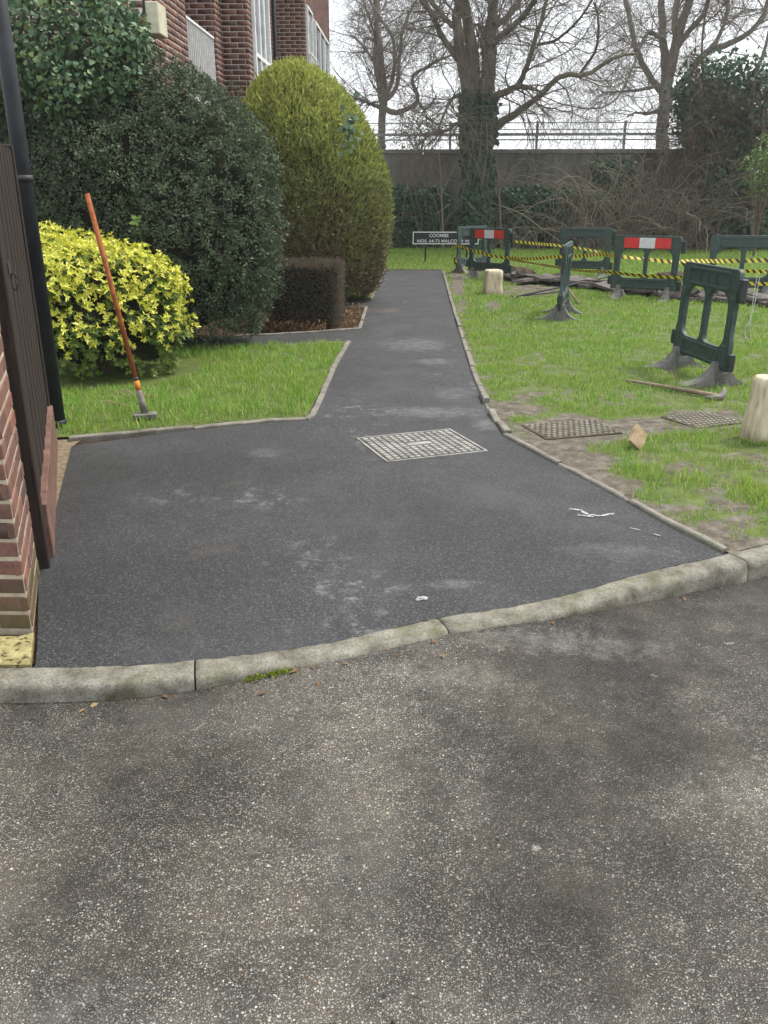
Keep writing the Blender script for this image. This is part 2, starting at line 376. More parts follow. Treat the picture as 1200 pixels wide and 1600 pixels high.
def m_brick(name, stops, rough=0.85, lich=None):
    t = NT(name); r = t.rand(); k = len(stops)
    c = t.ramp(r, *[(i / (k - 1), s) for i, s in enumerate(stops)])
    c = t.mix(t.ramp(t.noise(38, 4, 0.7), (0.4, 0.0), (0.72, 0.6)), c, (0.055, 0.04, 0.036))
    c = t.mix(t.ramp(t.noise(7, 4, 0.7), (0.55, 0.0), (0.75, 0.4)), c, (0.22, 0.15, 0.12))
    if lich:
        zz = t.math('ADD', t.z(), t.math('MULTIPLY', t.noise(14, 4), 0.25))
        c = t.mix(t.ramp(zz, (0.16, 0.75), (0.34, 0.0)), c, lich)
    t.bump(t.noise(120, 4, 0.7), 0.6, 0.003); return t.fin(c, rough, 0.25)
M['brick'] = m_brick('house_brick', [(0.11, 0.054, 0.043), (0.18, 0.082, 0.062), (0.135, 0.064, 0.053), (0.22, 0.10, 0.07), (0.08, 0.05, 0.048), (0.185, 0.09, 0.072)])
M['pier_brick'] = m_brick('pier_brick', [(0.12, 0.065, 0.05), (0.20, 0.10, 0.075), (0.09, 0.055, 0.045), (0.24, 0.105, 0.07), (0.15, 0.09, 0.075)], 0.9, (0.07, 0.075, 0.025))
M['mortar'] = m_rough('house_mortar', (0.52, 0.46, 0.40), (0.66, 0.6, 0.54), 20)
M['pier_mortar'] = m_rough('pier_mortar', (0.30, 0.25, 0.18), (0.44, 0.38, 0.28), 20, bump=0.6)
M['soil'] = m_rough('soil', (0.035, 0.025, 0.016), (0.085, 0.063, 0.042), 9, 0.95, 0.1, 0.9, 0.02, bs=45)
M['sand'] = m_rough('gritty_sand', (0.13, 0.10, 0.065), (0.26, 0.21, 0.14), 30, 0.95, 0.1, 0.9, 0.008, bs=150)
M['bark_litter'] = m_rough('bed_soil', (0.03, 0.02, 0.013), (0.10, 0.066, 0.038), 40, 0.95, 0.1, 0.9, 0.015, bs=90)
t = NT('lawn_soil')                      # thatch between the blades, mud where the 'mud' layer says so
at = t.n('ShaderNodeAttribute', attribute_name='mud')
g_ = t.ramp(t.noise(7, 5, 0.7), (0.3, (0.055, 0.075, 0.016)), (0.7, (0.11, 0.145, 0.03)))
md = t.ramp(t.noise(11, 6, 0.75), (0.3, (0.04, 0.032, 0.022)), (0.5, (0.105, 0.088, 0.065)), (0.72, (0.22, 0.195, 0.155)))
t.bump(t.noise(38, 5, 0.7), 0.9, 0.02); mf = t.ramp(t.math('ADD', at.outputs['Fac'], t.math('MULTIPLY', t.math('SUBTRACT', t.noise(22, 5, 0.75), 0.5), 1.1)), (0.22, 0.0), (0.42, 1.0)); M['lawn'] = t.fin(t.mix(mf, g_, md), t.ramp(t.noise(6, 4), (0.4, 0.55), (0.6, 0.95)), 0.3)
def m_grass(name, cols, big_scale):
    t = NT(name); r = t.rand()
    c = t.ramp(r, *[(i / (len(cols) - 1), q) for i, q in enumerate(cols)])
    c = t.mix(t.ramp(t.noise(big_scale, 4, 0.65), (0.44, 0.0), (0.68, 0.45)), c, (0.30, 0.36, 0.05))
    return t.leaf(c, 0.4, 0.5, 0.3)
M['grass'] = m_grass('grass_blades', [(0.085, 0.17, 0.022), (0.19, 0.36, 0.042), (0.12, 0.25, 0.035), (0.28, 0.46, 0.07), (0.40, 0.39, 0.15)], 0.7)
t = NT('dark_bush_leaf'); c = t.ramp(t.rand(), (0, (0.055, 0.078, 0.043)), (.3, (0.082, 0.118, 0.062)), (.6, (0.066, 0.098, 0.052)), (.9, (0.12, 0.158, 0.09)), (1, (0.18, 0.22, 0.135)))
c = t.mix(t.ramp(t.noise(1.5, 4, 0.65), (0.42, 0.0), (0.66, 0.75)), c, (0.075, 0.098, 0.058))
M['bush'] = t.leaf(c, 0.22, 0.55, 0.22)
M['bush_core'] = m_rough('bush_shade', (0.012, 0.015, 0.009), (0.026, 0.025, 0.016), 20, 0.95, 0.05, 0.5, 0.03, bs=25)  # near-black hull colour, stands in for shade deep inside the foliage
M['twig'] = m_rough('twig_bark', (0.075, 0.055, 0.04), (0.14, 0.105, 0.078), 30, 0.9, 0.15)
M['ivy'] = m_leaf('ivy_leaf', [(0.026, 0.066, 0.036), (0.05, 0.11, 0.06), (0.036, 0.084, 0.045), (0.09, 0.16, 0.09)], 0.15, 0.5, 0.25)
M['ivy_pale'] = m_leaf('ivy_leaf_pale', [(0.04, 0.085, 0.04), (0.08, 0.145, 0.07), (0.055, 0.11, 0.055), (0.14, 0.215, 0.12), (0.16, 0.22, 0.07)], 0.2, 0.45, 0.35)  # paler leaf greens than the dark ivy
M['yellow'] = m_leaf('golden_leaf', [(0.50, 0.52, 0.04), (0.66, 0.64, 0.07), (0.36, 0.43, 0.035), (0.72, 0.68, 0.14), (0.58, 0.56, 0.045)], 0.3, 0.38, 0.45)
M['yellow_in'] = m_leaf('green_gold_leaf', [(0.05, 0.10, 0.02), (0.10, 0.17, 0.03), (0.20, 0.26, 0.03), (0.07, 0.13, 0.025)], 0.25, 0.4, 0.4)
t = NT('conifer_spray')                  # fresh yellow-green tops, bare brown skirts
r = t.rand(); zz = t.math('ADD', t.z(), t.math('MULTIPLY', t.math('SUBTRACT', t.noise(1.6, 4, 0.6), 0.5), 2.4))
zz = t.math('ADD', zz, t.math('MULTIPLY', t.math('SUBTRACT', r, 0.5), 1.3))
c = t.ramp(t.math('DIVIDE', zz, 3.8), (0.04, (0.17, 0.115, 0.075)), (0.18, (0.19, 0.16, 0.08)), (0.38, (0.19, 0.21, 0.07)), (0.62, (0.27, 0.31, 0.085)), (0.92, (0.42, 0.46, 0.11)))
c = t.mix(t.ramp(r, (0.0, 0.45), (0.4, 0.0)), c, (0.05, 0.05, 0.018))
M['conifer'] = t.leaf(c, 0.25, 0.6, 0.2)
M['hedge_twig'] = m_leaf('hedge_twig', [(0.055, 0.045, 0.034), (0.10, 0.08, 0.058), (0.16, 0.125, 0.09), (0.075, 0.064, 0.046)], 0.0, 0.9, 0.1)
def m_bark(name, c1, c2, c3):
    t = NT(name); n = t.noise(2.5, 6, 0.7, t.co((1, 1, 0.5)))
    c = t.ramp(n, (0.32, c1), (0.5, c2), (0.68, c3)); t.bump(t.noise(14, 5, 0.7, t.co((1, 1, 0.3))), 0.8, 0.03); return t.fin(c, 0.95, 0.1)
M['bark'] = m_bark('plane_bark', (0.075, 0.066, 0.05), (0.15, 0.133, 0.10), (0.25, 0.228, 0.175))
M['bark2'] = m_bark('grey_bark', (0.12, 0.108, 0.09), (0.2, 0.18, 0.155), (0.29, 0.265, 0.225))
M['twig_far'] = m_rough('grey_twig', (0.13, 0.113, 0.095), (0.22, 0.195, 0.165), 3, 0.95, 0.1, 0.1)
M['bramble'] = m_leaf('bramble_stem', [(0.17, 0.138, 0.105), (0.28, 0.235, 0.18), (0.13, 0.107, 0.084), (0.36, 0.31, 0.24)], 0.0, 0.9, 0.1)
M['green_plastic'] = m_rough('barrier_green', (0.018, 0.038, 0.033), (0.05, 0.078, 0.07), 16, 0.55, 0.4, 0.2, 0.002, stops=(0.3, 0.75))
M['dark_plastic'] = m_rough('dark_plastic', (0.012, 0.017, 0.016), (0.028, 0.036, 0.034), 9, 0.5, 0.4, 0.15, 0.002)
M['rubber'] = m_rough('grey_rubber', (0.10, 0.097, 0.09), (0.18, 0.173, 0.16), 14, 0.85, 0.2, 0.3)
M['red'] = m_rough('red_reflective', (0.50, 0.022, 0.02), (0.58, 0.035, 0.03), 9, 0.4, 0.5, 0.05)
M['white_r'] = m_rough('white_reflective', (0.50, 0.52, 0.54), (0.62, 0.63, 0.64), 14, 0.4, 0.5, 0.05)
M['white_paint'] = m_rough('white_paint', (0.62, 0.63, 0.63), (0.78, 0.78, 0.77), 8, 0.45, 0.4, 0.05)
M['cream'] = m_rough('cream_plastic', (0.42, 0.40, 0.28), (0.52, 0.5, 0.38), 9, 0.6, 0.3, 0.1)
M['black_paint'] = m_rough('black_paint', (0.010, 0.012, 0.016), (0.02, 0.023, 0.028), 9, 0.5, 0.3, 0.15, 0.002)
M['sign_black'] = m_rough('sign_black', (0.010, 0.011, 0.013), (0.016, 0.017, 0.02), 20, 0.45, 0.4, 0.05)
M['sign_white'] = m_rough('sign_white', (0.62, 0.63, 0.63), (0.72, 0.72, 0.72), 20, 0.5, 0.4, 0.05)
M['steel'] = m_rough('galvanised_steel', (0.10, 0.105, 0.11), (0.17, 0.18, 0.18), 14, 0.5, 0.5, 0.1, metal=0.3)
M['rail_steel'] = m_rough('grey_rail', (0.2, 0.205, 0.21), (0.3, 0.305, 0.31), 5, 0.6, 0.4, 0.05)
M['rust'] = m_rough('rusty_steel', (0.17, 0.05, 0.018), (0.34, 0.115, 0.038), 16, 0.85, 0.2, 0.5, 0.003)
M['orange'] = m_rough('orange_paint', (0.50, 0.16, 0.02), (0.62, 0.24, 0.03), 30, 0.7, 0.3, 0.3)
M['iron'] = m_rough('worn_iron', (0.10, 0.092, 0.08), (0.19, 0.175, 0.155), 22, 0.75, 0.35, 0.4, metal=0.15)
M['dark_iron'] = m_rough('dark_iron', (0.014, 0.014, 0.014), (0.035, 0.034, 0.032), 22, 0.6, 0.4, 0.3)
M['cover'] = m_rough('dusty_cover_iron', (0.15, 0.145, 0.13), (0.32, 0.31, 0.285), 7, 0.85, 0.25, 0.4, bs=140)
M['cover_groove'] = m_rough('cover_groove', (0.035, 0.034, 0.031), (0.10, 0.096, 0.086), 14, 0.9, 0.2, 0.5)
M['mud_cover'] = m_rough('muddy_cover_iron', (0.13, 0.12, 0.095), (0.27, 0.255, 0.22), 6, 0.9, 0.2, 0.5)
M['mud_groove'] = m_rough('muddy_groove', (0.05, 0.042, 0.028), (0.11, 0.092, 0.065), 10, 0.95, 0.1, 0.8, 0.01)
t = NT('weathered_cream_timber')
c = t.ramp(t.noise(5, 5, 0.7, t.co((6, 6, 1))), (0.28, (0.17, 0.115, 0.06)), (0.43, (0.46, 0.385, 0.26)), (0.75, (0.68, 0.61, 0.48)))
c = t.mix(t.ramp(t.z(), (0.02, 0.5), (0.12, 0.0)), c, (0.10, 0.075, 0.04))
t.bump(t.noise(9, 5, 0.7, t.co((7, 7, 1))), 0.7, 0.01); M['stump'] = t.fin(c, 0.85, 0.25)
t = NT('brown_stained_timber')
c = t.ramp(t.noise(6, 5, 0.7, t.co((9, 9, 0.8))), (0.3, (0.012, 0.008, 0.006)), (0.55, (0.028, 0.018, 0.014)), (0.8, (0.05, 0.034, 0.027)))
t.bump(t.noise(9, 5, 0.7, t.co((12, 12, 0.8))), 0.7, 0.006); M['timber'] = t.fin(c, 0.75, 0.3)
M['gravel_board'] = m_rough('red_gravel_board', (0.10, 0.055, 0.042), (0.19, 0.11, 0.085), 9, 0.9, 0.2, 0.5)
M['wood'] = m_rough('pale_wood', (0.24, 0.17, 0.095), (0.40, 0.31, 0.2), 14, 0.85, 0.2, 0.4)
M['tool_wood'] = m_rough('grey_wood', (0.15, 0.115, 0.08), (0.27, 0.215, 0.155), 14, 0.85, 0.2, 0.4)
t = NT('broken_asphalt'); c = t.ramp(t.rand(), (0, (0.05, 0.044, 0.042)), (0.5, (0.12, 0.105, 0.095)), (1, (0.2, 0.18, 0.165)))
c = t.mix(t.ramp(t.noise(26, 5, 0.7), (0.4, 0.0), (0.7, 0.6)), c, (0.02, 0.018, 0.018)); t.bump(t.noise(60, 5, 0.7), 0.8, 0.01); M['slab'] = t.fin(c, 0.92, 0.15)
t = NT('hazard_tape'); at = t.n('ShaderNodeAttribute', attribute_name='run')
sx = t.math('FRACT', at.outputs['Fac']); c = t.ramp(sx, (0.0, (0.62, 0.54, 0.04)), (0.54, (0.62, 0.54, 0.04)), (0.541, (0.03, 0.028, 0.02)), (1.0, (0.03, 0.028, 0.02)))
M['tape'] = t.leaf(c, 0.2, 0.35, 0.5)
t = NT('window_glass'); M['glass'] = t.fin(t.ramp(t.noise(1.5, 2), (0.4, (0.10, 0.11, 0.12)), (0.6, (0.22, 0.235, 0.25))), 0.04, 0.9)
M['curtain'] = m_rough('net_curtain', (0.45, 0.46, 0.46), (0.6, 0.6, 0.6), 9, 0.9, 0.1)
M['smear'] = m_rough('white_plaster_smear', (0.28, 0.28, 0.28), (0.5, 0.5, 0.49), 40, 0.9, 0.2, 0.4)
M['dead_leaf'] = m_leaf('dead_leaf', [(0.10, 0.055, 0.03), (0.18, 0.115, 0.06), (0.14, 0.08, 0.045), (0.26, 0.19, 0.10)], 0.15, 0.8, 0.15)
M['crumb'] = m_leaf('asphalt_crumb', [(0.014, 0.014, 0.014), (0.035, 0.034, 0.033), (0.02, 0.02, 0.02), (0.14, 0.13, 0.12)], 0.0, 0.9, 0.2)
M['bristle'] = m_rough('brown_bristle', (0.06, 0.03, 0.02), (0.15, 0.085, 0.06), 60, 0.9, 0.1, 0.8, 0.01)
M['straw'] = m_leaf('dry_stalk', [(0.30, 0.23, 0.13), (0.42, 0.34, 0.22)], 0.1, 0.8, 0.2)
M['green_wire'] = m_rough('green_wire', (0.02, 0.06, 0.04), (0.035, 0.085, 0.06), 5, 0.6, 0.3)
M['shrub_green'] = m_leaf('fresh_leaf', [(0.08, 0.15, 0.025), (0.13, 0.22, 0.04), (0.10, 0.18, 0.03), (0.18, 0.26, 0.06)], 0.35, 0.4, 0.4)
M['moss'] = m_rough('moss', (0.10, 0.14, 0.015), (0.2, 0.25, 0.03), 60, 0.95, 0.1, 0.9, 0.01)
# ------------------------------------------------------------------ setting: ground, road, kerb, path
def ground_poly(name, pts, z, mat, **kw):
    me = pymesh(name, [(x, y, z) for x, y in pts], [tuple(range(len(pts)))])
    if me.polygons[0].normal.z < 0: me.flip_normals()
    return link(name, me, mat, **kw)

PR = [G(*p) for p in [(1128, 863), (1050, 825), (950, 768), (850, 715), (785, 680), (762, 645), (745, 605), (732, 570), (717, 520), (705, 480)]] + [(0.47, 16.5), (0.47, 20.0)]
KB = [G(*p) for p in [(0, 1042), (150, 1040), (305, 1030), (500, 1005), (680, 965), (850, 937), (1000, 895), (1135, 865), (1200, 850)]]
KB = [(-12, 2.15), (-6, 2.3), (-3, 2.43)] + KB + [(2.6, 4.15), (4.5, 4.8), (8, 5.6), (16, 7.0)]
KBs = smooth_poly(KB, 700)
PL = [G(*p) for p in [(56, 1037), (59, 993), (60, 904), (70, 869), (81, 822), (94, 769), (112, 697)]]
def xr(y): a = np.array(PR); return np.interp(y, a[:, 1], a[:, 0])
def yk(x): return np.interp(x, KBs[:, 0], KBs[:, 1])
def xk(y): return np.interp(y, KBs[:, 1], KBs[:, 0])

tag(ground_poly('ground', [(-300, -300), (300, -300), (300, 300), (-300, 300)], -0.3, M['soil']), kind='structure')
kx = np.linspace(-12, 16, 120)
tag(ground_poly('soil_bed', [(x, yk(x) + 0.05) for x in kx] + [(16, 33), (-12, 33)], -0.02, M['bark_litter']), kind='structure')

# road: sheet that meets the dropped kerb
def zroad(x, s):
    k = np.interp(x, [-2.2, -1.0, -0.72, -0.42, 0.35, 0.62, 1.05, 1.5, 3], [-0.075, -0.062, -0.045, -0.014, -0.014, -0.026, -0.072, -0.09, -0.09])
    far = -0.045
    return far + (k - far) * np.exp(-(s / 0.45) ** 2)
xs = np.unique(np.r_[np.linspace(-12, -2.5, 12), np.linspace(-2.5, 3, 80), np.linspace(3, 16, 14)])
ss = np.r_[0, np.geomspace(0.03, 13, 44)]
X, S = np.meshgrid(xs, ss, indexing='ij'); Yk = yk(X) - 0.09
V = np.stack([X, Yk - S, zroad(X, S)], -1).reshape(-1, 3)
i, j = np.meshgrid(np.arange(len(xs) - 1), np.arange(len(ss) - 1), indexing='ij'); b = (i * len(ss) + j).ravel()
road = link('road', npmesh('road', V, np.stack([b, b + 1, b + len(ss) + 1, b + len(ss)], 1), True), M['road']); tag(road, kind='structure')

# road kerb stones, swept along the curve and roughened
kd = np.r_[0, np.cumsum(np.linalg.norm(np.diff(KBs, axis=0), axis=1))]
def kerb_at(d):
    p = np.array([np.interp(d, kd, KBs[:, 0]), np.interp(d, kd, KBs[:, 1])]).T
    q = np.array([np.interp(d + 0.02, kd, KBs[:, 0]), np.interp(d + 0.02, kd, KBs[:, 1])]).T
    return p, unit(q - p)
dj = [np.interp(x, KBs[:, 0], kd) for x in (-0.793, 0.08, 1.452)]
joints = [dj[0] - 0.915 * k for k in (5, 4, 3, 2, 1)] + dj + [dj[2] + 0.915 * k for k in range(1, 8)]
prof = np.array([(0.0, -0.2), (0.0, -0.01), (0.008, 0.0), (0.03, 0.004), (0.06, 0.004), (0.098, 0.003), (0.113, -0.002), (0.122, -0.012), (0.126, -0.03), (0.130, -0.09), (0.134, -0.2)])
tag(ground_poly('road_kerb', [(x, yk(x) + 0.02) for x in kx] + [(x, yk(x) - 0.16) for x in kx[::-1]], -0.16, M['kerb']), kind='structure')
kerb_root = bpy.data.objects['road_kerb']
for a, b in zip(joints[:-1], joints[1:]):
    n = 40; d = np.linspace(a + 0.003, b - 0.003, n); p, tn = kerb_at(d); nr = np.stack([tn[:, 1], -tn[:, 0]], 1)
    V = np.empty((n, len(prof), 3)); V[:, :, :2] = p[:, None] + nr[:, None] * prof[None, :, 0:1]; V[:, :, 2] = prof[None, :, 1]
    fl = V.reshape(-1, 3); nz = (fbm(fl * 9, 3) - 0.5) * 0.006 + (vnoise(fl * 60, 5) - 0.5) * 0.005
    fl[:, 2] += nz; fl[:, :2] += np.repeat(nr, len(prof), 0) * (nz * np.tile(prof[:, 0] > 0.07, n))[:, None] * 1.5
    i, j = np.meshgrid(np.arange(n - 1), np.arange(len(prof) - 1), indexing='ij'); q = (i * len(prof) + j).ravel(); L = len(prof)
    faces = [tuple(f) for f in np.stack([q, q + L, q + L + 1, q + 1], 1)] + [tuple(range(L)), tuple(range((n - 1) * L, n * L))[::-1]]
    me = pymesh('kerb_stone', fl, faces)
    for pl in me.polygons: pl.use_smooth = len(pl.vertices) == 4
    link('kerb_stone', me, M['kerb'], kerb_root)

# footpath
kb_path = [(x, yk(x) - 0.014 + 0.008 * vnoise(np.array([[x * 22, 0, 0]]), 3)[0]) for x in np.linspace(PL[0][0], PR[0][0], 160)]
PATH = kb_path + PR[1:] + [(0.47, 20.05), (-0.83, 20.3), (-0.80, 14.1), (-1.9, 13.95), (-1.9, 13.2), (-0.81, 13.0), (-0.75, 10.72), (-1.77, 10.2), (-2.8, 9.85), (-2.8, 9.08), (-1.78, 9.39),
        (-0.806, 9.70), (-0.815, 7.97), (-0.795, 6.12), (-0.83, 6.06), (-1.204, 5.94), (-1.752, 5.68)] + PL[::-1]
path = tag(ground_poly('footpath', PATH, 0.0, M['path']), kind='structure')
for pts, w in [(((893, 796), (908, 798), (918, 805), (938, 807), (957, 803)), 0.008), (((905, 806), (925, 808)), 0.006), (((1020, 835), (1030, 838)), 0.004), (((652, 938), (664, 935)), 0.008), (((985, 826), (1000, 829)), 0.003)]:
    c = resample([G(*p) for p in pts], 26); V, F = [], []
    for q in c:
        for rep in range(3):
            o_ = q + rng.normal(size=2) * w * 0.5; r_ = w * (0.3 + 0.55 * rng.random()); k0 = len(V)
            for an in np.arange(7) * 0.9: rr = r_ * (0.5 + rng.random()); V.append((o_[0] + rr * 1.5 * math.cos(an), o_[1] + rr * math.sin(an), 0.003 + 0.0003 * (len(F) % 9)))
            F.append(tuple(range(k0, k0 + 7)))
    link('white_smear', pymesh('white_smear', V, F), M['smear'], path)['kind'] = 'stuff'

# concrete edging strips, one object per stone
edge_root = ground_poly('path_edging', [(0.50, 7), (0.56, 7), (0.56, 16), (0.50, 16)], -0.012, M['edging']); tag(edge_root, kind='structure')
def edging(pts, side, length=0.9, w=0.05, jit=0.006, top=0.022):
    pts = resample(pts, 400); d = np.r_[0, np.cumsum(np.linalg.norm(np.diff(pts, axis=0), axis=1))]; n = max(1, round(d[-1] / length))
    for k in range(n):
        a, b = d[-1] * k / n + 0.004, d[-1] * (k + 1) / n - 0.004
        m = max(3, int((b - a) / 0.12)); q = np.linspace(a, b, m)
        p = np.stack([np.interp(q, d, pts[:, 0]), np.interp(q, d, pts[:, 1])], 1)
        tn = unit(np.gradient(p, axis=0)); nr = np.stack([-tn[:, 1], tn[:, 0]], 1) * side
        off = rng.normal() * jit * 0.4; tz = top + rng.normal() * jit; tilt = rng.normal() * jit * 0.7
        V = []
        for s in range(m):
            zz = tz + tilt * (s / (m - 1) - 0.5) + rng.normal() * 0.0025
            ww = w + rng.normal() * 0.002
            for o, z in ((0.002, -0.1), (0.002, zz - 0.008), (0.009, zz), (ww - 0.009, zz), (ww, zz - 0.008), (ww, -0.1)):
                V.append((*(p[s] + nr[s] * (o + off)), z))
        F = [(s * 6 + j, s * 6 + 6 + j, s * 6 + 7 + j, s * 6 + 1 + j) for s in range(m - 1) for j in range(5)] + [tuple(range(6)), tuple(range(m * 6 - 1, m * 6 - 7, -1))]
        bm = bmesh.new(); me0 = pymesh('edging_stone', V, F); bm.from_mesh(me0); bpy.data.meshes.remove(me0)
        link('edging_stone', bm_mesh('edging_stone', bm), M['edging'], edge_root)
edging(PR[:5], -1, 0.75, 0.045, 0.006)
edging(PR[4:7], -1, 0.34, 0.055, 0.014, 0.03)
edging(PR[6:], -1, 0.9, 0.05, 0.006)
edging([(-0.806, 9.70), (-0.815, 7.97), (-0.795, 6.12), (-0.83, 6.06)], -1, 0.9, 0.05)
edging([(-0.83, 6.06), (-1.204, 5.94), (-1.752, 5.68), (-2.40, 5.42)], -1, 0.75, 0.055)
edging([(-1.78, 9.39), (-0.806, 9.70)], -1, 0.9)
edging([(-0.75, 10.72), (-1.77, 10.2), (-2.5, 9.95)], -1, 0.9)
edging([(-0.81, 13.0), (-0.75, 10.72)], -1, 0.9, 0.05)
edging([(-0.83, 20.3), (-0.80, 14.1)], -1, 0.9)
edging([(0.47, 20.05), (-0.83, 20.3)], -1, 0.66, 0.04, 0.004, 0.012)

# lawns: sheet plus blades
COV2 = [G(*p) for p in [(800, 668), (930, 658), (978, 682), (860, 692)]]
COV3 = [G(*p) for p in [(1035, 655), (1110, 643), (1155, 668), (1080, 675)]]
MUD = [(860, 712, 60, 20, 1.0), (935, 725, 40, 18, .75), (890, 676, 95, 22, 1.0), (1095, 660, 65, 20, .9), (1000, 668, 50, 16, .9), (800, 640, 42, 14, .75), (1060, 800, 55, 10, .6), (950, 760, 45, 16, .8), (1110, 835, 50, 14, .85),
       (1130, 790, 30, 10, .7), (1160, 815, 40, 12, .55), (1060, 735, 40, 10, .6), (1170, 715, 40, 9, .8), (715, 445, 12, 22, .8), (722, 480, 9, 16, .6), (1040, 850, 60, 14, .85), (820, 622, 30, 10, .5), (1140, 750, 30, 8, .5), (745, 612, 16, 20, .5),
       (770, 480, 16, 10, .5), (830, 455, 60, 10, .6)]
RUB = resample([G(795, 437), G(840, 443), G(900, 447), G(960, 455), G(1030, 462), G(1100, 469), G(1200, 478), G(1290, 488)], 200)
line = RUB
def mud(p):
    x, y, d = PX(p); m = np.zeros(len(x))
    for cx, cy, rx, ry, s in MUD: m = np.maximum(m, s * np.clip(1.6 - 1.2 * np.sqrt(((x - cx) / rx) ** 2 + ((y - cy) / ry) ** 2), 0, 1))
    ed = p[:, 0] - xr(p[:, 1]); near = p[:, 1] < 20
    m = np.maximum(m, np.where(near, np.clip(0.95 - ed / np.where(p[:, 1] < 6.6, 0.2, 0.14), 0, 1) * np.where(p[:, 1] < 7.5, .95, .7), 0))
    kg = p[:, 1] - yk(p[:, 0]); m = np.maximum(m, np.clip(0.9 - kg / 0.12, 0, 1))
    n = fbm(np.c_[p[:, :2] * 3.0, np.zeros(len(p))], 11, 4)
    n2 = fbm(np.c_[p[:, :2] * 8.0, np.zeros(len(p))], 17, 3)
    return np.clip(m * (0.45 + 1.1 * n) + (n2 - 0.5) * 0.9 * (m > 0.05) + np.clip(n2 - 0.56, 0, 1) * 2.2 * (p[:, 1] < 9), 0, 1)
def height(p): return 0.012 * np.clip((p[:, 1] - yk(p[:, 0])) / 0.15, 0.2, 1) + 0.03 * np.clip((p[:, 1] - yk(p[:, 0])) / 0.3, 0, 1) * (fbm(np.c_[p[:, :2] * 1.4, np.zeros(len(p))], 21, 3) - 0.4) * np.clip((p[:, 0] - xr(p[:, 1])) / 0.3, 0, 1)
ys = np.r_[np.linspace(3.6, 9, 150), np.linspace(9.1, 30.5, 90)]; ts = np.linspace(0, 1, 130) ** 1.5
Y, T = np.meshgrid(ys, ts, indexing='ij'); XL = xr(Y) + 0.03; XR_ = np.maximum(np.where(Y < 7.0, np.minimum(xk(Y) + 0.012, 16), 16), XL + 0.01)
p = np.stack([XL + (XR_ - XL) * T, Y, np.zeros_like(Y)], -1).reshape(-1, 3); p[:, 2] = height(p)
i, j = np.meshgrid(np.arange(len(ys) - 1), np.arange(len(ts) - 1), indexing='ij'); b = (i * len(ts) + j).ravel(); L = len(ts)
me = npmesh('lawn', p, np.stack([b, b + 1, b + L + 1, b + L], 1), True)
me.attributes.new('mud', 'FLOAT', 'POINT').data.foreach_set('value', mud(p).astype(np.float32))
tag(link('lawn', me, M['lawn']), kind='structure')
tag(ground_poly('lawn', [(xr(20.4) + 0.05, 20.33), (xr(20.4) + 0.05, 30.5), (-12, 30.5), (-12, 20.5), (-0.9, 20.35)], 0.012, M['lawn']), kind='structure')
tag(ground_poly('lawn', [(-0.84, 14.1), (-0.84, 20.33), (-2.4, 20.4), (-2.4, 14.1)], 0.008, M['lawn']), kind='structure')
LL = [(-0.86, 9.62), (-0.865, 7.97), (-0.845, 6.16), (-0.88, 6.11), (-1.24, 6.0), (-1.79, 5.74), (-2.42, 5.48), (-3.2, 5.3), (-4.5, 6.5), (-4.5, 8.6), (-1.8, 9.32)]
tag(ground_poly('lawn', LL, 0.012, M['lawn']), kind='structure')

def inpoly(x, y, poly):
    r = np.zeros(len(x), bool); n = len(poly)
    for k in range(n):
        (x1, y1), (x2, y2) = poly[k], poly[(k + 1) % n]
        c = ((y1 > y) != (y2 > y)); xi = (x2 - x1) * (y - y1) / ((y2 - y1) if y2 != y1 else 1e-9) + x1
        r ^= c & (x < xi)
    return r
def blades(p, hgt, wid):
    n = len(p); az = rng.random(n) * 2 * math.pi; side = np.stack([np.cos(az), np.sin(az), np.zeros(n)], 1); la = az + math.pi / 2 + rng.normal(size=n) * 0.6
    ld = np.stack([np.cos(la), np.sin(la), np.zeros(n)], 1) * (np.abs(rng.normal(size=n)) * 0.45 + 0.1)[:, None]
    up = np.array([0, 0, 1.]); h = hgt[:, None]; w = wid[:, None] / 2
    mid = p + up * h * 0.6 + ld * h * 0.35; tip = p + up * h * 0.92 + ld * h
    V = np.stack([p - side * w, p + side * w, mid - side * w * 0.8, mid + side * w * 0.8, tip], 1).reshape(-1, 3)
    F = (np.arange(n) * 5)[:, None, None] + np.array([(0, 1, 2), (1, 3, 2), (2, 3, 4)])[None]
    return V, F.reshape(-1, 3)
